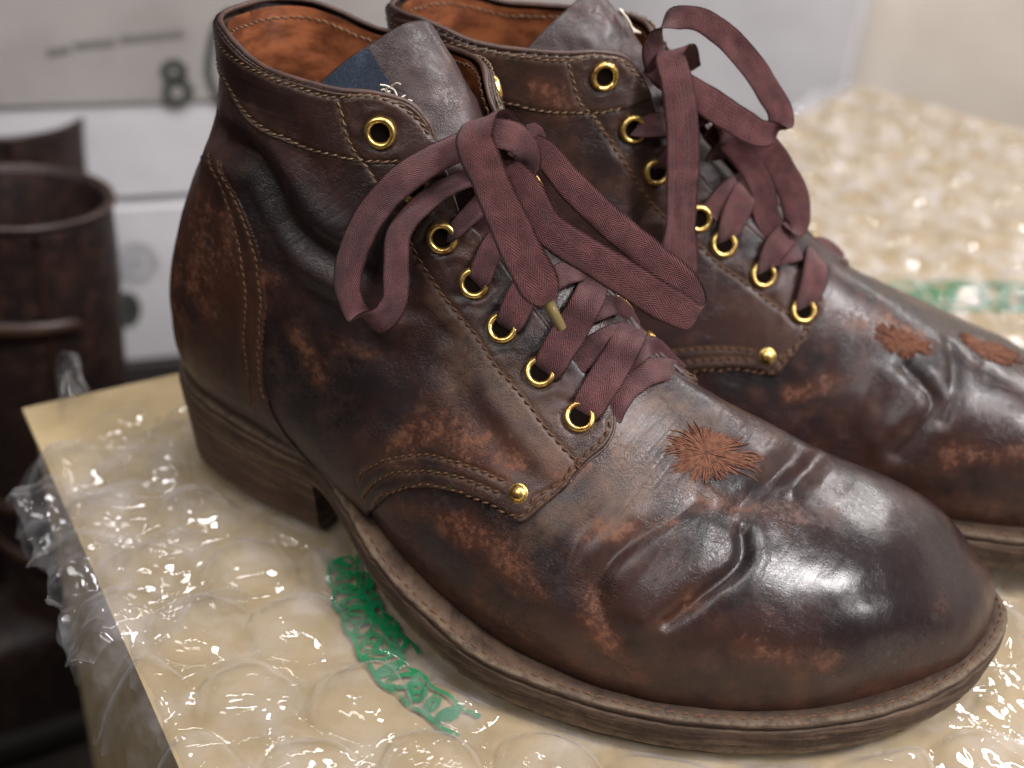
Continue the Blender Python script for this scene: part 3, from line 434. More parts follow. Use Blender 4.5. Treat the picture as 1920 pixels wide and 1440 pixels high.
def make_sole(b):
    wt=lambda d:(lambda x:zw(x)+d); ob=lambda d:(lambda x:zb(x)+d); f=lambda k:(lambda x:zw(x)*(1-k)+zb(x)*k)
    g=lambda d,k:(lambda x:(zw(x)-.28)*(1-k)+zb(x)*k)
    ring_sole(b,[(1.5,wt(-.12),0),(1.1,wt(-.10),0),(.75,wt(-.04),0),(.55,wt(0),.0),(.35,wt(.02),.1),(.16,wt(.01),.25),(.07,wt(-.03),.4),(.03,wt(-.10),.1),(.03,wt(-.2),0),(.07,wt(-.265),0),(.13,wt(-.285),0),(.4,wt(-.29),0)],'welt',M['welt'])
    ring_sole(b,[(.4,wt(-.27),0),(.10,wt(-.28),0),(.03,wt(-.31),.15),(0,wt(-.38),0),(.0,g(0,.35),0),(.01,g(0,.6),.05),(.04,g(0,.8),.5),(.09,g(0,.92),1.),(.16,g(0,.99),.9),(.35,ob(0),.3),(1.2,ob(.01),0),(2.6,ob(.01),0),(3.2,ob(.01),0)],'outsole',M['outsole'])
    # heel block: horseshoe of stacked lifts with a straight breast
    O=outline(); m=(O[:,0]<7.35); idx=np.where(m)[0]; st=np.where(~m)[0][0]
    order=[i for i in np.roll(np.arange(len(O)),-np.where(~m)[0][-1]-1) if m[i]]; H=O[order]
    T=np.gradient(H,axis=0);N=np.c_[T[:,1],-T[:,0]];N/=np.linalg.norm(N,axis=1)[:,None]
    if np.mean((H-H.mean(0))*N)<0:N=-N
    levels=[];zt=zb
    fr=[0,.02,.2,.36,.38,.40,.55,.68,.70,.72,.86,.97,1.0]; ins=[.10,.06,.09,.10,.115,.105,.13,.14,.155,.145,.16,.17,.24]
    V=[];pa=[]
    for k,(q,i_) in enumerate(zip(fr,ins)):
        p=H-N*(i_+.22*q); p=p+N*(.025*vnoise(np.c_[p,p[:,:1]*0+q*5],1.,8))[:,None]; z=(zt(H[:,0])+.0)*(1-q); V.append(np.c_[p,z]); pa.append(np.full(len(H),.55 if q>.9 else 0))
    V=np.vstack(V);pa=np.concatenate(pa);n=len(H);L=len(fr);Fc=[tuple(f) for f in gridfaces(L,n)]
    # breast face and base
    Fc+= [(l*n,(l+1)*n,(l+1)*n+n-1,l*n+n-1) for l in range(L-1)]; Fc.append(tuple((L-1)*n+np.arange(n)[::-1]))
    Fc.append(tuple(np.arange(n)))
    if b.g<0: V=V*[1,-1,1]
    me=mesh('heel_block',V,Fc,M['heel'],b.root,True,{'pale':pa})
    bm=bmesh.new();bm.from_mesh(me.data);bmesh.ops.recalc_face_normals(bm,faces=bm.faces);bm.to_mesh(me.data);bm.free()
    try: me.data.set_sharp_from_angle(angle=.9)
    except Exception: pass
    # welt stitching
    T=np.roll(O,-1,0)-np.roll(O,1,0); N=np.c_[T[:,1],-T[:,0]];N/=np.linalg.norm(N,axis=1)[:,None]
    if np.mean((O-O.mean(0))*N)<0:N=-N
    p=O-N*.27; mb=MB(); X=np.c_[p,zw(O[:,0])+.02]; X=X[O[:,0]>8.5]; d=np.r_[0,np.cumsum(np.linalg.norm(np.diff(X,axis=0),axis=1))]
    for c in np.arange(.2,d[-1],.42):
        ts=np.linspace(c-.14,c+.14,4); q=np.stack([np.interp(ts,d,X[:,k]) for k in range(3)],1); q[[0,-1],2]-=.03
        if b.g<0:q=q*[1,-1,1]
        mb.add(*tube(q,[.035,.055,.055,.035],5))
    mb.build('welt_stitching',M['thread'],b.root)
def ribbon(name,pts,w,parent,towards,mat=None,th=.075,step=.12,k=13,side=None):
    """flat woven lace: rounded flat section swept through pts; its face turned to the local direction `towards`"""
    P=np.c_[np.array(pts,float),np.array(w,float)]; Q=catmull(P,step); X=Q[:,:3];W=Q[:,3]; n=len(X)
    T=np.gradient(X,axis=0);T/=np.linalg.norm(T,axis=1)[:,None]; towards=np.asarray(towards,float)
    Nn=towards(X) if callable(towards) else np.broadcast_to(towards,X.shape)
    sd=np.cross(T,Nn); l=np.linalg.norm(sd,axis=1)[:,None]; sd=sd/np.maximum(l,1e-6)
    if side is not None:
        sd=np.broadcast_to(np.asarray(side,float),X.shape).copy(); tt=(sd*T).sum(1); sd=sd-(tt*.9)[:,None]*T; sd/=np.linalg.norm(sd,axis=1)[:,None]
    # keep the side vector continuous, smooth it
    for i in range(1,n):
        if sd[i]@sd[i-1]<0: sd[i]=-sd[i]
    kk=max(3,int(.7/step)); ker=np.hanning(2*kk+1);ker/=ker.sum(); pad=np.vstack([sd[:1]]*kk+[sd]+[sd[-1:]]*kk); sd=np.stack([np.convolve(pad[:,q],ker,'valid') for q in range(3)],1)
    sd=sd-(sd*T).sum(1)[:,None]*T; sd/=np.maximum(np.linalg.norm(sd,axis=1)[:,None],1e-6)
    Nn=np.cross(sd,T); ln=np.r_[0,np.cumsum(np.linalg.norm(np.diff(X,axis=0),axis=1))]
    ws=np.linspace(-1,1,k); V=[];UV=[]
    cup=.10*vnoise(np.c_[ln,ln*0,ln*0],2.2,len(pts)); 
    for sgn in(1,-1):
        for q in ws:
            wob=1+.05*vnoise(np.c_[ln,ln*0+q,ln*0],.5,9)
            off=sgn*th*.5*np.sqrt(max(0,1-abs(q)**10)) ; cur=cup*(q*q-.4)+.02*vnoise(np.c_[ln,ln*0+q*.7,ln*0],.35,3)
            V.append(X+sd*(q*W*.5*wob)[:,None]+Nn*(off+cur)[:,None]); UV.append(np.c_[W*0+ (q*.5+.5)*1.0,ln])
        ws=ws[::-1]
    V=np.stack(V,1).reshape(-1,3);UV=np.stack(UV,1).reshape(-1,2); m=2*k
    Fc=[tuple(f) for f in gridfaces(n,m,True)]+[tuple(range(m))[::-1],tuple(range((n-1)*m,n*m))]
    return mesh(name,V,Fc,mat or M['lace'],parent,True,None,UV)
def make_boot(root,g,Fb,h,camdir):
    b=Boot(root,g,Fb,h); sg=lambda L,k=1:[(s,k*abs(a)) for s,a in L]
    M.setdefault('hole',simple('hole shade black',(.006,.004,.003),1.,spec=0.))
    for k in(1,-1):pass
    vis=g; b.holes=[(s,k*abs(a),.28) for s,a in Fb['eyelets'] for k in(1,-1)]
    hv=b.holes;b.holes=[]
    # vamp: toe to under the quarters
    b.shell('vamp',[(.0015,-3.1414),(.0015,3.1414),(.62,3.1414),(.62,-3.1414)],0,0,M['vamp'])
    b.holes=hv
    fe=smooth_sa(sg(Fb['front_edge'])); le=smooth_sa(sg(Fb['low_edge']))
    co=smooth_sa(sg(Fb['collar_line']))            # front corner -> back centre
    co=np.array(co)
    for k in(1,-1):
        op=b.open if k!=b.g else 0.; b.kk_open=op
        def kk(L,op=op,k=k):
            L=np.array(L,float); s_=np.clip((L[:,0]-.62)/.22,0,1); L[:,1]=L[:,1]-op*(.75+.25*s_)*np.clip((1.7-L[:,1])/.9,0,1); L[:,0]-=(.035*np.clip((.47-L[:,0])/.06,0,1)*np.clip((1.2-L[:,1])/.5,0,1) if op else 0); return L*[1,k]
        top=co; fr=fe                        # fe runs top -> bottom
        poly=np.vstack([top[::-1],fr,le,[(le[-1][0]-.0,2.2),(.452,2.9),(.47,3.1414),(1.0,3.1414)]])
        lines=[smooth_sa(sg(Fb[q])) for q in('s_facing','s_throat','s_low1','s_low2','s_low3','s_low4') if q in Fb]
        up=[smooth_sa(sg(Fb[q])) for q in('s_collar','s_band','s_tab') if q in Fb]
        q=b.shell('quarter',kk(poly),.0,.17,M['quarter'],[kk(np.vstack([fr[8:],le])),kk(fr)],[kk(l) for l in lines+up])
        b.stitches([kk(l) for l in lines],.155,parent=q)
        # collar band: second thickness along the top
        bl=smooth_sa(sg(Fb['s_band'])); ext=[(bl[-1][0]-.003,bl[-1][1]-.07),(bl[-1][0]-.006,fe[0][1]*.98)]
        lower=np.vstack([[(bl[0][0]+.002,3.1414)],bl,ext])-[.006,0]
        poly2=np.vstack([lower,[(fe[0][0]+.02,co[0][1]-.005)],co,[(1.0,3.1414)]])
        cb=b.shell('collar_band',kk(poly2),.0,.235,M['collar'],[kk(lower),kk(co)],[kk(l) for l in up],rad=.09)
        b.stitches([kk(l) for l in up],.225,parent=cb,mat=M['pale_thread'],pitch=.26,ln=.18,r=.025)
        # heel counter
        c1=smooth_sa(sg(Fb['s_count1'])); c2=smooth_sa(sg(Fb['s_count2']))
        ce=c2+np.array([0,-.03]); poly3=np.vstack([ce,[(.5,2.5),(.49,3.1414),(ce[0][0],3.1414)]])
        hc=b.shell('heel_counter',kk(poly3),.1,.12,M['counter'],[kk(ce)],[kk(c1),kk(c2)],rad=.1)
        b.stitches([kk(c1),kk(c2)],.215,parent=hc,pitch=.27)
        # lining
        s0=.60; poly4=np.vstack([co-[.004,0],[(1.0-.004,3.1414),(s0,3.1414),(s0,.55),(fe[0][0],fe[0][1])]])
        li=b.shell('lining',kk(poly4),-.22,0,M['lining'],h=h*1.6)
        b.stitches([kk(co-[.012,0])],-.235,parent=li,mat=M['pale_thread'],pitch=.27,r=.03)
        # rolled edge along the collar and down the facing
        X=b.surf(*(kk(np.vstack([co[::-1],fe]))).T,-.02); X=X[::2]
        nf=len(fe)//2; rr=np.where(np.arange(len(X))<len(X)-nf,.09,.055); V,Fc=tube(X,rr+.012*vnoise(X,.5,3),8); mesh('collar_edge',V,Fc,M['edge'],b.root)
        fi=b.shell('facing_lining',kk(np.vstack([fe,[(fe[-1][0]+.01,1.2),(.55,1.3),(.75,1.4),(.97,1.4)],co[:1]])),-.16,0,M['lining'],h=h*2)
    for s,a in Fb['eyelets']:
        for k in(1,-1):
            x=np.clip((s-.62)/.22,0,1); b.eyelet(s,k*(abs(a)-(b.open if k!=b.g else 0)*(.75+.25*x)*np.clip((1.7-abs(a))/.9,0,1)),.19 if s<.85 else .25)
    s,a=Fb['rivet']
    for k in(1,-1):
        X,n,_=b.surf([s],[k*abs(a)],.17,True);X=X[0];n=n[0];u=np.cross(n,[0,0,1.]);u/=np.linalg.norm(u);v=np.cross(n,u)
        pr=[(.31,-.03),(.31,.02),(.29,.03)]+[(.25*math.cos(q),.02+.15*math.sin(q)) for q in np.linspace(0,1.5,8)]+[(.001,.17)]
        V=[X+(u*math.cos(q)+v*math.sin(q))*r_+n*z for r_,z in pr for q in np.arange(24)*2*math.pi/24]
        mesh('rivet',V,gridfaces(len(pr),24,True),M['brass'],b.root)
    make_sole(b)
    # embroidered burst(s) on the vamp
    for c,R in Fb['bursts']:
        mb=MB(); R=np.array(R)*[LS,LA]; C0=np.array(c)*[LS,LA]; ang=np.arctan2(*(R-C0).T[::-1]);rad=np.linalg.norm(R-C0,axis=1);o=np.argsort(ang);ang=ang[o];rad=rad[o]
        for i in range(300):
            th=rng.uniform(-math.pi,math.pi); rr=np.interp(th,np.r_[ang-2*math.pi,ang,ang+2*math.pi],np.r_[rad,rad,rad])*rng.uniform(.62,1.06); r0=rr*rng.choice([.04,.25,.45],p=[.5,.3,.2])
            t=np.linspace(r0,rr,9); wv=rng.normal(0,.05)*np.sin(np.linspace(0,3,9)*rng.uniform(.7,1.6)); pp=C0+np.c_[np.cos(th)*t-np.sin(th)*wv*t,np.sin(th)*t+np.cos(th)*wv*t]
            X=b.surf(pp[:,0]/LS,pp[:,1]/LA,.0)+0; nn=b.surf([c[0]],[c[1]],0,True)[1][0]
            X=X+nn*(.035*np.sin(np.linspace(.1,3.0,9))+rng.uniform(-.03,.02))[:,None]
            mb.add(*tube(X,.029*np.array([.5,1,1,1,1,1,1,.9,.4]),5))
        mb.build('embroidered_burst',M['burst'],b.root)
    # tongue
    Tg=Fb['tongue']; rows=[np.array(Tg['top']),np.array(Tg['mid']),np.array(Tg['low'])]
    for s in(.80,.70,.60,.50,.42):
        rows.append(base(np.full(6,s),np.linspace(.75,-.75,6))-nrm(np.full(6,s),np.linspace(.75,-.75,6))*.32)
    G=np.array([catmull(r,.0001+np.linalg.norm(r[-1]-r[0])/200)[np.linspace(0,1,60).__mul__(1)] if False else np.stack([np.interp(np.linspace(0,5,61),np.linspace(0,5,len(cr_)),cr_[:,q]) for q in range(3)],1) for r in rows for cr_ in [catmull(r,.05)]])
    G=np.stack([catmull(G[:,j],.12) if False else np.stack([np.interp(np.linspace(0,1,180),np.linspace(0,1,len(cc_)),cc_[:,q]) for q in range(3)],1) for j in range(61) for cc_ in [catmull(G[:,j],.05)]],1)
    # resample could shift rows; smooth
    if g<0: G=G*[1,1,1]
    du=np.gradient(G,axis=1);dv=np.gradient(G,axis=0);nn=np.cross(du,dv);nn/=np.maximum(np.linalg.norm(nn,axis=-1,keepdims=True),1e-9)
    fl=G.reshape(-1,3); hh=(.05*vnoise(fl,.9,11)+.03*vnoise(fl,.35,12)).reshape(G.shape[:2])
    if nn[60,30,0]<0: nn=-nn
    G=G+nn*hh[...,None]
    n_,m_=G.shape[:2]; top=G; bot=G-nn*.2; V=np.vstack([top.reshape(-1,3),bot.reshape(-1,3)]); f=gridfaces(n_,m_); k=n_*m_
    rimi=list(range(m_))+[i*m_+m_-1 for i in range(1,n_)]; rim2=[i*m_ for i in range(n_-1,-1,-1)]
    ring=[i*m_ for i in range(n_-1,-1,-1)]+list(range(1,m_))+[i*m_+m_-1 for i in range(1,n_)]
    ff=[ (a_,b_,b_+k,a_+k) for a_,b_ in zip(ring[:-1],ring[1:])]
    fa=np.vstack([f,f[:,::-1]+k,np.array(ff)])
    if g<0: V=V*[1,-1,1]
    z=np.zeros(len(V)); ed=z.copy(); ed[ring]=.6
    tg=mesh('tongue',V,fa,M['tongue'],root,True,dict(rust=z,tan=z,dark=z,shine=z,crack=z,seam=z,edge=ed,rub=z))
    return b,tg,G,nn
# ---------------------------------------------------------------- the setting
def ray_at(px,py,dist):
    yaw,pitch,roll=[math.radians(v) for v in (116.54,32.09,4.67)]
    fw=np.array([math.cos(pitch)*math.cos(yaw),math.cos(pitch)*math.sin(yaw),-math.sin(pitch)]);r0=np.cross(fw,[0,0,1]);r0/=np.linalg.norm(r0);u0=np.cross(r0,fw)
    r=math.cos(roll)*r0+math.sin(roll)*u0;u=-math.sin(roll)*r0+math.cos(roll)*u0
    d=fw+r*(px-960)/2200-u*(py-720)/2200; return np.array([27.95,-29.7,27.65])+d*dist
U1=np.array([.866,-.5]);U2=np.array([.5,.866])       # the carton's two edge directions
def onbox(p,q): return np.array([-7.6,-2.9])+p*U1+q*U2
def cardboard():
    t=NT('cardboard'); n=t.noise(40,5,.6); f=t.noise(900,3,.6); c=t.mix(t.ramp(n,.35,.65),(.33,.25,.135),(.40,.31,.18)); c=t.mix(t.ramp(f,.5,.7,0,.3),c,(.42,.28,.13)); t.bsdf(c,.75,0,t.bump(f,.2,.0003),.3); return t.m
def cutter(V,Fc,name,mat,parent=None):
    o=mesh(name,V,Fc,mat,parent,False); return o
def slab(poly,z0,z1):
    n=len(poly);V=[(*p,z0) for p in poly]+[(*p,z1) for p in poly]
    return np.array(V),[tuple(range(n))[::-1],tuple(range(n,2*n))]+[(i,(i+1)%n,n+(i+1)%n,n+i) for i in range(n)]
M['card']=cardboard()
carton=empty('cardboard_carton'); tag(carton,'tan cardboard carton covered with bubble wrap under both laced boots','carton')
Q=[onbox(0,0),onbox(62,0),onbox(62,34.5),onbox(0,34.5)]
V,Fc=slab(Q,-38,-.75); mesh('carton_body',V,Fc,M['card'],carton,False)
V,Fc=slab([onbox(-.15,-.3),onbox(62,-.3),onbox(62,34.6),onbox(-.15,34.6)],-.745,-.45); mesh('flap',V,Fc,M['card'],carton,False)
carton2=empty('cardboard_carton'); tag(carton2,'out-of-focus cardboard carton farther back at right, under more bubble wrap','carton')
V,Fc=slab([(3,31.8),(64,-3.0),(76,56),(9,66)],-38,-.75); mesh('carton_body',V,Fc,M['card'],carton2,False)
V,Fc=slab([(3,31.8),(64,-3.0),(76,56),(9,66)],-.745,-.45); mesh('flap',V,Fc,M['card'],carton2,False)
# floor
t=NT('dark floor'); n=t.noise(6,4,.6); t.bsdf(t.mix(t.ramp(n,.35,.65),(.010,.007,.006),(.022,.016,.013)),.6,0,None,.3)
V,Fc=slab([(-400,-300),(400,-300),(400,400),(-400,400)],-40,-38.3); tag(mesh('floor',V,Fc,t.m,None,False),kind='structure')
# back wall
t=NT('wall paint'); n=t.noise(12,4,.6); t.bsdf(t.mix(t.ramp(n,.3,.7),(.58,.53,.46),(.64,.59,.52)),.7,0,None,.3)
V,Fc=slab([(-260,97),(260,50),(260,55),(-260,102)],-38,42); tag(mesh('wall',V,Fc,t.m,None,False),kind='structure')
# ---------------------------------------------------------------- bubble wrap
def film_mat(name,haze=.07,tint=(1,1,1)):
    t=NT(name); fr=t.n('Fresnel'); gm=t.n('NewGeometry'); t.put(fr,'IOR',t.ramp(gm.outputs['Backfacing'],0,1,1.45,1/1.45))
    n=t.noise(60,2,.5,dist=1.2); n2=t.vor(110,'F1'); b=t.bump(t.math('ADD',n,t.math('MULTIPLY',n2,.75)),.30,.0030); t.put(fr,'Normal',b)
    tr=t.n('BsdfTransparent'); t.put(tr,0,(*[.965*c for c in tint],1)); gl=t.n('BsdfGlossy'); t.put(gl,'Roughness',.035); t.put(gl,'Normal',b); t.put(gl,0,(1,1,1,1))
    df=t.n('BsdfTranslucent') if False else t.n('BsdfDiffuse'); t.put(df,0,(.82,.80,.83,1)); lw=t.n('LayerWeight'); t.put(lw,0,.35); m0=t.n('MixShader'); t.put(m0,0,t.math('ADD',t.math('MULTIPLY',t.ramp(lw.outputs['Facing'],.42,1.),.40),t.ramp(t.noise(60,4,.6),.4,.75,haze*.35,haze*3.0))); t.t.links.new(tr.outputs[0],m0.inputs[1]); t.t.links.new(df.outputs[0],m0.inputs[2])  # white on steep bubble rims stands in for reflected surroundings
    m=t.n('MixShader'); t.put(m,0,t.math('MULTIPLY',fr.outputs[0],1.15,clamp=True)); t.t.links.new(m0.outputs[0],m.inputs[1]); t.t.links.new(gl.outputs[0],m.inputs[2]); t.t.links.new(m.outputs[0],t.out.inputs[0]); return t.m
M['film']=film_mat('polythene film',.038); M['rfilm']=film_mat('light-whitened polythene film',.13)  # rear film whitened, its colour standing in for brighter light there
OUT=outline()
def near_place(p): return p
FPOSE=(3.93,4.2,.384)
def inpoly(x,y,P):
    r=np.zeros(len(x),bool)
    for (x0,y0),(x1,y1) in zip(P,np.roll(P,-1,0)):
        if y0==y1:continue
        m=(y0>y)!=(y1>y);r^=m&(x<(x1-x0)*(y-y0)/(y1-y0)+x0)
    return r
c_,s_=math.cos(FPOSE[2]),math.sin(FPOSE[2]); OUTF=OUT*[1,-1]; OUTF=np.c_[FPOSE[0]+c_*OUTF[:,0]-s_*OUTF[:,1],FPOSE[1]+s_*OUTF[:,0]+c_*OUTF[:,1]]
def press(X,Y):
    """0 under or right beside a sole .. 1 free"""
    r=np.ones(len(X))
    for P in(OUT,OUTF):
        d=np.full(len(X),9.); P2=P[::3]
        bb=(X>P[:,0].min()-3)&(X<P[:,0].max()+3)&(Y>P[:,1].min()-3)&(Y<P[:,1].max()+3); i=np.where(bb)[0]
        if not len(i): continue
        pts=np.c_[X[i],Y[i]]; _,dd=closest(pts,P2); ins=inpoly(X[i],Y[i],P); d[i]=np.where(ins,-dd,dd); r=np.minimum(r,np.clip((d-.0)/.7,0,1))
    return r
B1=np.array([3.35,-1.30]);B2=np.array([.50,-3.15]);B0=np.array([-.3,-3.4]);BI=np.linalg.inv(np.stack([B1,B2],1))
def film_z(X,Y,lift=0.,seed=0,rough=1.,flat=False,shift=(0,0)):
    P=np.c_[X,Y]; q=(P-B0-np.array(shift))@BI.T; best=np.full(len(X),-9.);base0=-.35+.07*vnoise(np.c_[X,Y,X*0],5.,21+seed)
    i0=np.floor(q).astype(int); dome=np.zeros(len(X))
    for di in(0,1):
        for dj in(0,1):
            I=i0+[di,dj]; I3=np.stack([I[:,0],I[:,1],I[:,0]*0+seed],1); j=[hsh(I[:,0]+k*7+40,I[:,1]+40,I[:,0]*0+k+9+seed) for k in range(6)]
            c=I@np.stack([B1,B2])+B0+np.array(shift)+np.stack([j[0]-.5,j[1]-.5],1)*(.9 if seed==2 else .3)
            v=P-c; R=1.56+.14*(j[2]-.5); r=np.linalg.norm(v,axis=1)/R; th=np.arctan2(v[:,1],v[:,0]); r=r*(1+.04*np.sin(3*th+j[3]*6)+.03*np.sin(5*th+j[4]*6))
            H=(.78+.3*j[5])*(.8 if seed==2 else 1); prof=np.power(np.clip(1-r**3.0,0,1),.68); tilt=1+(.22 if seed!=2 else .40)*(v[:,0]*(j[3]-.5)+v[:,1]*(j[4]-.5))
            top=1-.10*np.exp(-((r*1.2)**2))*(j[0]>.5)
            dm=H*prof*tilt*top; dome=np.maximum(dome,dm)
    pr=press(X,Y); flatz=-.2+.02*pr
    fre=np.clip(1-dome*2.5,0.12,1); cr=(.05*np.abs(vnoise(np.c_[X,Y,X*0],.8,31+seed))+.045*np.abs(vnoise(np.c_[X,Y,X*0],.33,32+seed)))*fre; cr2=.16*np.abs(vnoise(np.c_[X*1.,Y*.4,X*0],1.1,34+seed))*(1-np.clip(dome*2,0,1))
    z=base0*pr+(-.22)*(1-pr)+(0 if flat else dome*pr)+rough*(cr*1.25+cr2)*np.clip(pr*.6+.4,0,1)+lift
    return np.minimum(z,np.where(pr<.02,-.05,9)) if not lift else z
def wrap_sheet(p0,p1,q0,q1,h,name,parent,lift=0,seed=0,mat=None,edge=.5,shift=(0,0),flat=False,org=(-7.6,-2.9),ax=(U1,U2),hang=True):
    n=int((p1-p0)/h);m=int((q1-q0)/h);Pp,Qq=np.meshgrid(np.linspace(p0,p1,n),np.linspace(q0,q1,m),indexing='ij')
    # ragged near edges
    e=Qq.ravel()*0; ej=edge*(vnoise(np.c_[Pp.ravel(),Pp.ravel()*0,Pp.ravel()*0],1.7,3+seed)+.4*vnoise(np.c_[Pp.ravel(),Pp.ravel()*0,Pp.ravel()*0],.5,4+seed)); k=np.clip(1-(Qq.ravel()-q0)/4,0,1); q=Qq.ravel()+ej*k
    ek=edge*(vnoise(np.c_[Qq.ravel(),Qq.ravel()*0,Qq.ravel()*0],1.7,5+seed)+.4*vnoise(np.c_[Qq.ravel(),Pp.ravel()*0,Pp.ravel()*0],.5,6+seed)); k2=np.clip(1-(Pp.ravel()-p0)/4,0,1); p=Pp.ravel()+ek*k2
    XY=np.array(org)+p[:,None]*np.array(ax[0])+q[:,None]*np.array(ax[1]); Z=film_z(XY[:,0],XY[:,1],lift,seed,flat=flat,shift=shift)
    # hangs over the carton edge (q<0)
    over=np.clip(-q,0,9)*hang; Z=Z-over**1.35*1.1+.12*vnoise(np.c_[p,q,p*0],1.1,8+seed)*np.clip(over,0,1); lim=-.40
    Z=np.where(((q>-.2)&(p>-.1))|(not hang),np.maximum(Z,lim+.015),Z)
    V=np.c_[XY,Z]; return mesh(name,V,gridfaces(n,m),mat or M['film'],parent)
wrap=empty('bubble_wrap_sheet'); tag(wrap,'clear large-bubble wrap sheet with green print, spread under the boots','bubble wrap')
wrap_sheet(3.2,48,-1.7,34.5,.085,'bubble_layer',wrap)
wrap_sheet(3.6,47.5,-.6,34.3,.2,'backing_film',wrap,lift=.0,seed=3,flat=True,edge=.4)
wrapb=empty('bubble_wrap_sheet'); tag(wrapb,'blurred bubble wrap sheet glinting on the rear carton at right','bubble wrap')
wrap_sheet(-3.5,50,-11,29.5,.22,'bubble_layer',wrapb,mat=M['rfilm'],seed=2,shift=(1,1),hang=False,org=(9,34.5),ax=((.98,-.16),(.05,1.0)))
# second, smaller piece of wrap lying over the first at the front left corner
wrap2=empty('bubble_wrap_offcut'); tag(wrap2,'loose crumpled corner of bubble wrap hanging past the carton edge at left','bubble wrap')
def offcut():
    h=.08; A_=np.array([-3.2,-7.6]);n=int(9.5/h);m=int(5.6/h); p,q=np.meshgrid(np.linspace(0,9.5,n),np.linspace(0,5.6,m),indexing='ij');p=p.ravel();q=q.ravel()
    z0=p*0; ed=.5*vnoise(np.c_[p,z0,z0],1.3,61)+.25*vnoise(np.c_[p,z0,z0],.4,62); q2=q+ed*np.clip(1-q/2,0,1); ed2=.6*vnoise(np.c_[q,z0,z0],1.2,63); p2=p+ed2*np.clip(1-p/2,0,1)+.5*ed2*np.clip((p-8)/2,0,1)
    XY=A_+p2[:,None]*U1*[1,1.]+q2[:,None]*U2; X,Y=XY.T
    Z=film_z(X,Y,.16,7,1.3,shift=(.5,.8))-.1; over=np.clip(-(((XY-np.array([-7.6,-2.9]))@U2)),0,5)
    Z=Z+.35*vnoise(np.c_[p,q,z0],1.0,64)*np.clip(over,0,1)+.26*np.abs(vnoise(np.c_[p,q,z0],.5,65))*np.clip(over,.2,1)-over**1.6*.16
    return mesh('film',np.c_[XY,Z],gridfaces(n,m),M['film'],wrap2)
offcut()
wrap3=empty('bubble_wrap_scrap'); tag(wrap3,'small crumpled scrap of wrap standing up behind the carton corner','bubble wrap')
def scrap():
    n=60;u,v=np.meshgrid(np.linspace(0,1,n),np.linspace(0,1,n),indexing='ij');u=u.ravel();v=v.ravel();z=u*0
    X=-8.8+3.0*u+.5*vnoise(np.c_[u*3,v*3,z],1,71);Y=-.6-2.2*u+1.8*v+.5*vnoise(np.c_[u*3,v*3,z+5],1,72);Z=-.6+1.4*np.sin(v*3.1)*(.6+.4*np.sin(u*3.1))+.5*np.abs(vnoise(np.c_[u*5,v*5,z],1,73))
    mesh('film',np.c_[X,Y,Z],gridfaces(n,n),M['film'],wrap3)
scrap()
# green print on the wrap
t=NT('green print'); n=t.noise(210,3,.6,dist=1.2); n2=t.noise(420,3,.6); tr=t.n('BsdfTransparent'); d=t.n('BsdfPrincipled'); t.put(d,0,(.009,.19,.068,1)); t.put(d,'Roughness',.25)
mm=t.n('MixShader'); t.put(mm,0,t.ramp(n2,.34,.46,.25,.95)); t.t.links.new(tr.outputs[0],mm.inputs[1]);t.t.links.new(d.outputs[0],mm.inputs[2]);t.t.links.new(mm.outputs[0],t.out.inputs[0]); M['green']=t.m
def print_band(pts,w,name='green_print',off=.03):
    L=catmull(np.c_[np.array(pts,float),np.zeros(len(pts))],.12)[:,:2];T=np.gradient(L,axis=0);N=np.c_[-T[:,1],T[:,0]];N/=np.linalg.norm(N,axis=1)[:,None]; k=max(5,int(w/.12)); V=[]
    for q in np.linspace(-.5,.5,k):
        p=L+N*(w*q*(1+.15*vnoise(np.c_[L,L[:,:1]*0],.9,81)))[:,None]; V.append(np.c_[p,film_z(p[:,0],p[:,1])+off])
    V=np.stack(V,1).reshape(-1,3); return mesh(name,V,gridfaces(len(L),k),M['green'],wrap)
def print_strokes(pts,w,off=.035,zf=None,name='green_print',sw=.19,pitch=.66):
    L=catmull(np.c_[np.array(pts,float),np.zeros(len(pts))],.06)[:,:2];T=np.gradient(L,axis=0);T/=np.linalg.norm(T,axis=1)[:,None];N=np.c_[-T[:,1],T[:,0]];d=np.r_[0,np.cumsum(np.linalg.norm(np.diff(L,axis=0),axis=1))]; mb=MB(); zf=zf or film_z
    at=lambda u,v:np.stack([np.interp(u,d,L[:,k])+v*np.interp(u,d,N[:,k]) for k in(0,1)],-1)
    def stroke(u,v,ww):
        p=at(u,v); t_=np.gradient(p,axis=0);t_/=np.maximum(np.linalg.norm(t_,axis=1)[:,None],1e-9);n_=np.c_[-t_[:,1],t_[:,0]]; ww=ww*(1+.35*vnoise(np.c_[p,p[:,:1]*0],.25,88)); V=[]
        for q in(-.5,0,.5):
            x=p+n_*(q*ww)[:,None]; V.append(np.c_[x,zf(x[:,0],x[:,1])+off])
        mb.add(np.stack(V,1).reshape(-1,3),[tuple(f) for f in gridfaces(len(p),3)])
    for v in(-.46,.46): u=np.arange(0,d[-1],.08); stroke(u,v*w+.05*np.sin(u*5),np.full(len(u),sw*.8))
    th=np.linspace(0,6.6,26); k=0
    for c in np.arange(pitch*.6,d[-1]-.2,pitch):
        k+=1; r1=pitch*rng.uniform(.30,.46); r2=w*rng.uniform(.26,.36); ph=rng.uniform(0,6)
        stroke(c+r1*np.cos(th+ph)+.12*np.sin(th),r2*np.sin(th+ph)*(1+.1*np.sin(2*th)),np.full(26,sw))
        if k%2: t2=np.linspace(-.8,.8,8); stroke(c+t2*.2,t2*r2*.8,np.full(8,sw*1.1))
    return mb.build(name,M['green'],wrap)
def zflat(x,y): return film_z(x,y,flat=True,rough=.5)
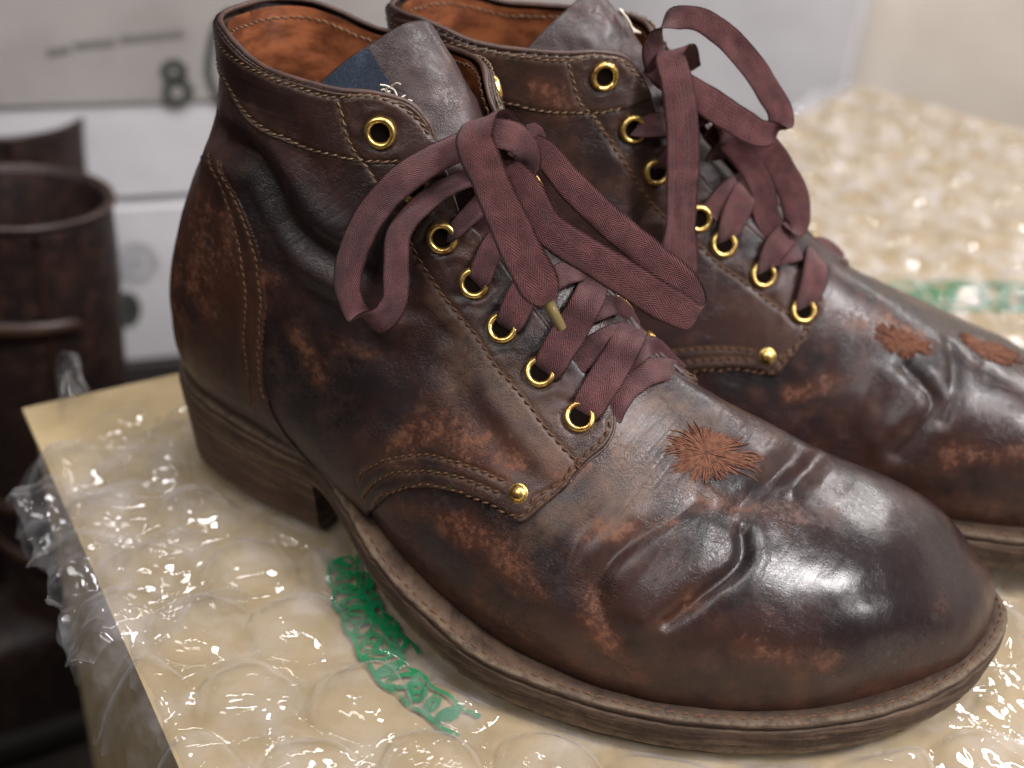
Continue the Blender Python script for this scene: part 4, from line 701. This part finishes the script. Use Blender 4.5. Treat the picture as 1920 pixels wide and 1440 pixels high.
print_strokes([(8.7,-3.6),(9.9,-4.9),(11.6,-6.2),(13.1,-7.1),(14.7,-7.5),(16.5,-7.8)],1.1,zf=zflat)
print_strokes([(9.8,-3.9),(10.9,-5.0),(12.0,-5.6),(13.5,-6.35)],.55,zf=zflat,sw=.15)
def zrear(x,y): return x*0-.43
print_strokes([(17,24),(22,31),(28,35),(36,37)],3.4,zf=zrear,sw=.5,pitch=2.); print_strokes([(20,21),(25,25.5),(33,28.5)],3.,zf=zrear,sw=.5,pitch=2.)
# ---------------------------------------------------------------- boots
col_line=F['collar'][::-1][:8]; _cs=F['collar'][2][0]
col_line=col_line+[(_cs+.007,2.03),(_cs+.013,2.25),(_cs+.016,2.65),(_cs+.016,3.1414)]; _b0=F['s_band'][0][0]
NB=dict(F,collar_line=col_line,low_edge=F['low_edge'][:13]+[(F['low_edge'][12][0]-.004,2.05)],bursts=[(F['burst'],F['burst_r'])],s_band=[(_b0+.009,3.1),(_b0+.007,2.6)]+F['s_band'])
NB['s_collar']=[(_cs+.008,3.1),(_cs+.007,2.6)]+F['s_collar'][2:]
TW=F['tongue_w']; NB['tongue']=TW
boot=empty('leather_boot'); tag(boot,'worn brown lace-up boot in front, whole side and rounded toe in view','boot','pair of brown laced boots')
b1,tg,G,nn=make_boot(boot,1,NB,.062,None)
# denim label and threads on the tongue's near edge
def label(G,nn,root,g=1):
    a,b_=np.mgrid[0:26,0:21]; i=1+a*2.0; j=1+b_*1.1
    I=np.clip(i,0,G.shape[0]-1).astype(int);J=np.clip(j,0,60).astype(int)
    X=G[I,J]+nn[I,J]*.07; X[...,0]+=0; X=X+.02*vnoise(X.reshape(-1,3),.3,5).reshape(26,21,1); V=X.reshape(-1,3)
    if g<0:V=V*[1,-1,1]
    o=mesh('fabric_label',V,gridfaces(26,21),M['denim'],root)
    mb=MB()
    for k in range(34):
        p0=G[20+rng.integers(0,12),19+rng.integers(0,5)]+nn[30,20]*.12; d=rng.normal(0,.22,3)+nn[30,20]*.1; p=np.array([p0,p0+d*.5+[0,0,.05],p0+d])
        if g<0:p=p*[1,-1,1]
        mb.add(*tube(catmull(p,.06),.028,5))
    mb.build('frayed_thread',M['cream_thread'],root); return o
label(G,nn,boot)
def up_cam(sign):
    # laces face outwards from the instep: up, forward and to the visible side
    v=np.array([.30,-.72,.62]); return v
def idir(x,y,z=0): a=ray_at(960+x*100,720-y*100,20.)-ray_at(960,720,20.); a=a/max(np.linalg.norm(a),1e-9)*math.hypot(x,y); f_=ray_at(960,720,1.)-ray_at(960,720,0.); return a-f_*z
SIDE={'end1':idir(1,.35,.25),'loopL':idir(.95,-.55,.35),'loopR':idir(.5,.85,.3)}; SIDEF={'end1':idir(1,.08,.2),'loopU':idir(.85,.55,.35),'loopD':idir(.9,.3,.4)}
for k,(p,w_) in F['laces_near'].items():
    o=ribbon('lace',p,w_,boot,(.32,-.66,.62),side=SIDE.get(k))
    if k=='end1':
        q=np.array(p[-1]);r_=np.array(p[-2]);d=(q-r_)/np.linalg.norm(q-r_); V,Fc=tube([q-d*.1,q+d*.1,q+d*.75,q+d*.8],[.19,.17,.15,.08],10); mesh('aglet',V,Fc,M['aglet'],o)
# the far boot: a mirror-image left boot
FB=dict(NB); FB['eyelets']=F['far_eyelets'];FB['rivet']=F['rivet'];FB['creases']=F['far_creases']+[(p,d*.7,w) for p,d,w in F['creases'][14:]]; FB['rust']=F['far_rust'];FB['tan']=F['tan'][:2];FB['dark']=F['dark'][5:8]
br=np.array(F['burst_r'])-F['burst']; FB['bursts']=[]
for c in F['far_burst']: c=np.array([c[0],c[1]]); FB['bursts'].append((tuple(c),[tuple(c+r_*[.8,-.8]) for r_ in br]))
FB['tongue']={k:[[x,-y+.7 if False else -y+.6,z] for x,y,z in v][::-1] for k,v in TW.items()}
boot2=empty('leather_boot'); tag(boot2,'worn brown lace-up boot behind, its toe cut off by the right edge','boot','pair of brown laced boots')
b2,tg2,G2,nn2=make_boot(boot2,-1,FB,.10,None)
for k,(p,w_) in F['laces_far'].items(): ribbon('lace',p,w_,boot2,(.35,-.66,.62),side=SIDEF.get(k))
mb=MB()
for k in range(3):
    p=np.array([[9.6+k*.05,-.3,17.3],[9.9,-.6,17.1-.1*k],[10.2+.1*k,-.9,16.7]]);mb.add(*tube(catmull(p,.06),.035,5))
mb.build('frayed_thread',M['cream_thread'],boot2)
boot2.location=(3.93*CM,4.2*CM,-.05*CM);boot2.rotation_euler=(-.008,-.038,.384)
# ---------------------------------------------------------------- background: white boxes, dark boots

t=NT('white card'); n=t.noise(20,3,.5); t.bsdf(t.mix(t.ramp(n,.3,.7),(.50,.49,.505),(.56,.55,.565)),.55,0,None,.4); M['white']=t.m
t=NT('shaded card grey'); n=t.noise(20,3,.5); t.bsdf(t.mix(t.ramp(n,.3,.7),(.29,.265,.25),(.34,.32,.30)),.6,0,None,.3); M['shadecard']=t.m  # darker grey stands in for shadow on the upper box's top part
M['print']=simple('dark print',(.05,.055,.05),.6); M['fprint']=simple('faded grey print',(.36,.36,.38),.6)
def boxframe(o,yaw):
    e=np.array([math.cos(yaw),math.sin(yaw),0]);n=np.array([math.sin(yaw),-math.cos(yaw),0]); return (lambda a,z,d=0.: np.array(o)+e*a+np.array([0,0,z])-n*(-d))
def obox(fr,a0,a1,z0,z1,d0,d1):
    V=[fr(a,z,d) for z in(z0,z1) for a,d in((a0,d0),(a1,d0),(a1,d1),(a0,d1))]
    return np.array(V),[(0,1,2,3),(4,7,6,5),(0,4,5,1),(1,5,6,2),(2,6,7,3),(3,7,4,0)]
def prism_bev(name,V,Fc,mat,parent=None,bev=.2):
    o=mesh(name,V,Fc,mat,parent,False); bm=bmesh.new();bm.from_mesh(o.data);bmesh.ops.recalc_face_normals(bm,faces=bm.faces);bmesh.ops.bevel(bm,geom=bm.edges[:],offset=bev*CM,segments=3,affect='EDGES',profile=.5);bm.to_mesh(o.data);bm.free();return o
# stack of two white boxes at the left
O0=ray_at(200,385,80); fr=boxframe(O0,math.radians(26.56+20))
low=empty('white_box'); tag(low,'lower white box of the blurred stack left of the heel, faint grey marks','box','white boxes stacked at the left')
prism_bev('box_body',*obox(fr,-14,34,-12.5,-.25,0,-26),M['white'],low)
up=empty('white_box'); tag(up,'upper white box of the blurred stack, printed with a bold 8','box','white boxes stacked at the left')
prism_bev('box_body',*obox(fr,-14,34,.25,15.,-.4,-26),M['white'],up)
def shaded_lid():
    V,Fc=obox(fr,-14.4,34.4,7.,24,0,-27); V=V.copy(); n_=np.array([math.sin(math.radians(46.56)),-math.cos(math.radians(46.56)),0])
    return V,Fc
prism_bev('shaded_lid',*shaded_lid(),M['shadecard'],up)
stand=empty('dark_crate'); tag(stand,'dark low crate carrying the stack of white boxes','crate')
prism_bev('crate_body',*obox(fr,-16,36,-25,-12.6,.3,-28),simple('dark wood',(.03,.025,.024),.6),stand)
def onface(px,py,fr=fr,d=.06):
    o=fr(0,0,d);e=fr(1,0,d)-o;n=np.cross(e,[0,0,1.]);r=ray_at(px,py,1.)-np.array([27.95,-29.7,27.65]);C=np.array([27.95,-29.7,27.65]);k=((o-C)@n)/(r@n);return C+k*r
def strokes(name,L,w,mat,parent):
    mb=MB(); nrm_=np.cross(fr(1,0)-fr(0,0),[0,0,1.])
    for pts,closed in L:
        X=catmull(np.array([onface(*p) for p in pts]),.3,closed)
        if closed:X=np.vstack([X,X[:2]])
        T=np.gradient(X,axis=0);T/=np.linalg.norm(T,axis=1)[:,None];S=np.cross(T,nrm_); V=np.vstack([X-S*w/2,X+S*w/2,X-S*w/2+nrm_*.05,X+S*w/2+nrm_*.05]);n=len(X)
        Fc=[f for k in range(n-1) for f in((k,k+1,n+k+1,n+k),(2*n+k,3*n+k,3*n+k+1,2*n+k+1))]; mb.add(V,Fc)
    return mb.build(name,mat,parent)
def ell(cx,cy,rx,ry,n=12): return [(cx+rx*math.cos(2*math.pi*i/n),cy+ry*math.sin(2*math.pi*i/n)) for i in range(n)]
strokes('printed_number',[(ell(326,134,17,15),True),(ell(333,172,21,20),True)],.62,M['print'],up)
strokes('printed_arc',[([(432,20),(408,45),(394,95),(392,140),(408,180),(440,205)],False)],.5,M['print'],up)
strokes('printed_line',[([(88,99),(130,92)],False),([(138,86),(215,78)],False),([(225,74),(345,62)],False)],.42,simple('grey print',(.16,.15,.14),.6),up)
strokes('printed_mark',[(ell(255,492,34,32),True),(ell(252,492,12,12),True)],.5,M['fprint'],low)
strokes('printed_mark',[(ell(238,580,18,26),True),(ell(238,580,7,10),True)],.6,M['print'],low)
# white box standing behind the boots at the right, its right edge in view
O1=ray_at(1583,160,96.); fr1=boxframe((O1[0],O1[1],-.3),math.radians(4))
wb=empty('white_box'); tag(wb,'tall blurred white box behind the boots, its right edge by the beige wall','box')
prism_bev('box_body',*obox(fr1,-60,0,-37.,32,0,-7),M['white'],wb)
# ---------------------------------------------------------------- two dark harness boots at the left
M['darkl']=leather('dark boot leather',(.008,.004,.0035),(.018,.008,.006),.55,.4,9); M['strap']=simple('harness strap leather',(.020,.009,.006),.4,0,.2,300,(.038,.016,.010),60)
M['lightstrap']=simple('pull strap leather',(.028,.012,.008),.45,0,.2,300,(.045,.02,.012),60); M['dsole']=simple('black sole',(.012,.010,.009),.5,0,.2,300)
def dark_boot(c,toe_yaw,R,top,label,tilt=0):
    root=empty('harness_boot'); tag(root,label,'boot','dark boots standing at the left'); fl=-38.2
    def sect(z):
        h=(z-fl)/(top-fl); r=R*(.82+.22*h**1.5); return r
    zs=np.concatenate([np.linspace(fl+2.2,top,70)]); th=np.linspace(0,2*math.pi,97)[:-1]; V=[]
    for z in zs:
        h=z-fl; r=sect(z); foot=np.clip(1-(h-2.2)/8.5,0,1); L=16.*math.sqrt(max(foot,0)) if foot>0 else 0
        L=16.5*np.sqrt(np.clip(1-((h-2.2)/8.)**2,0,1)); blend=np.clip((h-2)/6,0,1)
        x=np.cos(th)*r*1.05; y=np.sin(th)*r*(.80+.12*blend); x=np.where(np.cos(th)>0,x+L*np.cos(th)**1.,x)
        V.append(np.c_[x,y,z+.0*x+.35*np.cos(th)*(h>20)*(h-20)/15])
    V=np.vstack(V); V=V+(.12*vnoise(V,4.,91)+.05*vnoise(V,1.5,92))[:,None]*np.array([1,1,0]); n=len(th)
    inner=V[-n:].copy(); lay=[V]
    for dz,dr in((.18,-.15),(.16,-.32),(-.1,-.42),(-6,-.55),(-16,-.7)):
        q=inner.copy();q[:,:2]*=(1+dr/R);q[:,2]+=dz;lay.append(q)
    V=np.vstack(lay);V=V; nl=len(V)//n
    def place(V): c_,s_=math.cos(toe_yaw),math.sin(toe_yaw); V=np.asarray(V,float); return np.c_[c[0]+c_*V[:,0]-s_*V[:,1],c[1]+s_*V[:,0]+c_*V[:,1],V[:,2]]
    z0=np.zeros(len(V)); mesh('shaft_and_foot',place(V),gridfaces(nl,n,True)[:, ::-1],M['darkl'],root,True,{k:z0 for k in('rust','tan','dark','shine','crack','seam','edge','rub')})
    # collar binding roll
    P=place(np.vstack([inner,inner[:2]])); mesh('collar_binding',*tube(P+[0,0,.10],.19,8),M['strap'],root)
    # side pull seam
    for s in(1,-1):
        q=place([[0,s*sect(z)*.93,z] for z in np.linspace(fl+9,top-.3,30)]); mesh('side_seam',*tube(q,.16,6),M['strap'],root)
    def band(zc,w,tiltx,name):
        t_=np.linspace(0,2*math.pi,73)[:-1]; out=[]
        for dz,dr in((-w/2,.0),(-w/2,.14),(w/2,.14),(w/2,.0)):
            zz=zc+dz+tiltx*np.cos(t_)*R; r=sect(zz)+dr+.05; h=zz-fl; L=16.5*np.sqrt(np.clip(1-((h-2.2)/8.)**2,0,1)); blend=np.clip((h-2)/6,0,1)
            out.append(np.c_[np.cos(t_)*(r*1.05)+np.where(np.cos(t_)>0,L*np.cos(t_),0),np.sin(t_)*r*(.80+.12*blend)*1.02,zz])
        V=np.vstack(out+[out[0]]);return mesh(name,place(V),gridfaces(5,72,True),M['lightstrap'],root)
    band(top-19.,1.3,.10,'ankle_strap'); band(top-24,1.5,.42,'instep_strap')
    # pull strap: half round the shaft near its top, with a rounded free end
    t_=np.linspace(-.3,1.95,60); e_=np.sqrt(np.clip(1-np.clip((t_-1.75)/.2,0,1)**2,0,1))*.5+.02; out=[]
    for sg,dr in((-1,.0),(-1,.09),(1,.09),(1,.0)):
        zz=top-5.8+sg*e_-.5*np.clip(t_-1.2,0,1); rr=sect(zz)+dr+.06; out.append(np.c_[np.cos(t_)*rr*1.05,np.sin(t_)*rr*.94,zz])
    mesh('pull_strap',place(np.vstack(out+[out[0]])),gridfaces(5,60),M['lightstrap'],root)
    # sole and heel
    T_=np.linspace(0,2*math.pi,97)[:-1]; xo=np.cos(T_)*(R*.95)+np.where(np.cos(T_)>0,16.8*np.cos(T_),0); yo=np.sin(T_)*R*.86
    for nm,z0_,z1,k,msk in(('sole',1.1,2.3,1.05,None),('heel',0,1.3,.98,1)):
        x_=xo*k if msk is None else np.clip(xo*k,-99,2.5); Vs=np.vstack([np.c_[x_,yo*k,x_*0+fl+z0_],np.c_[x_,yo*k,x_*0+fl+z1]])
        Fc=[tuple(f) for f in gridfaces(2,96,True)]+[tuple(range(96))[::-1],tuple(range(96,192))]; mesh(nm,place(Vs),Fc,M['dsole'],root,False)
    # brass ring on the harness
    rp=place([[0+1.*math.cos(a),-sect(top-19)*.95-.35,top-19+1.0*math.sin(a)] for a in np.linspace(0,2*math.pi,25)]); mesh('harness_ring',*tube(rp,.14,6),M['brass'],root)
    return root
a=ray_at(28,372,64.);dark_boot((a[0],a[1]),math.radians(-120),4.7,a[2],'blurred dark brown pull-on boot at left with strap near its top, nearer of two')
a=ray_at(-25,212,76.);dark_boot((a[0],a[1]),math.radians(-118),5.6,a[2],'black-looking pull-on boot behind the nearer dark boot at the left edge')
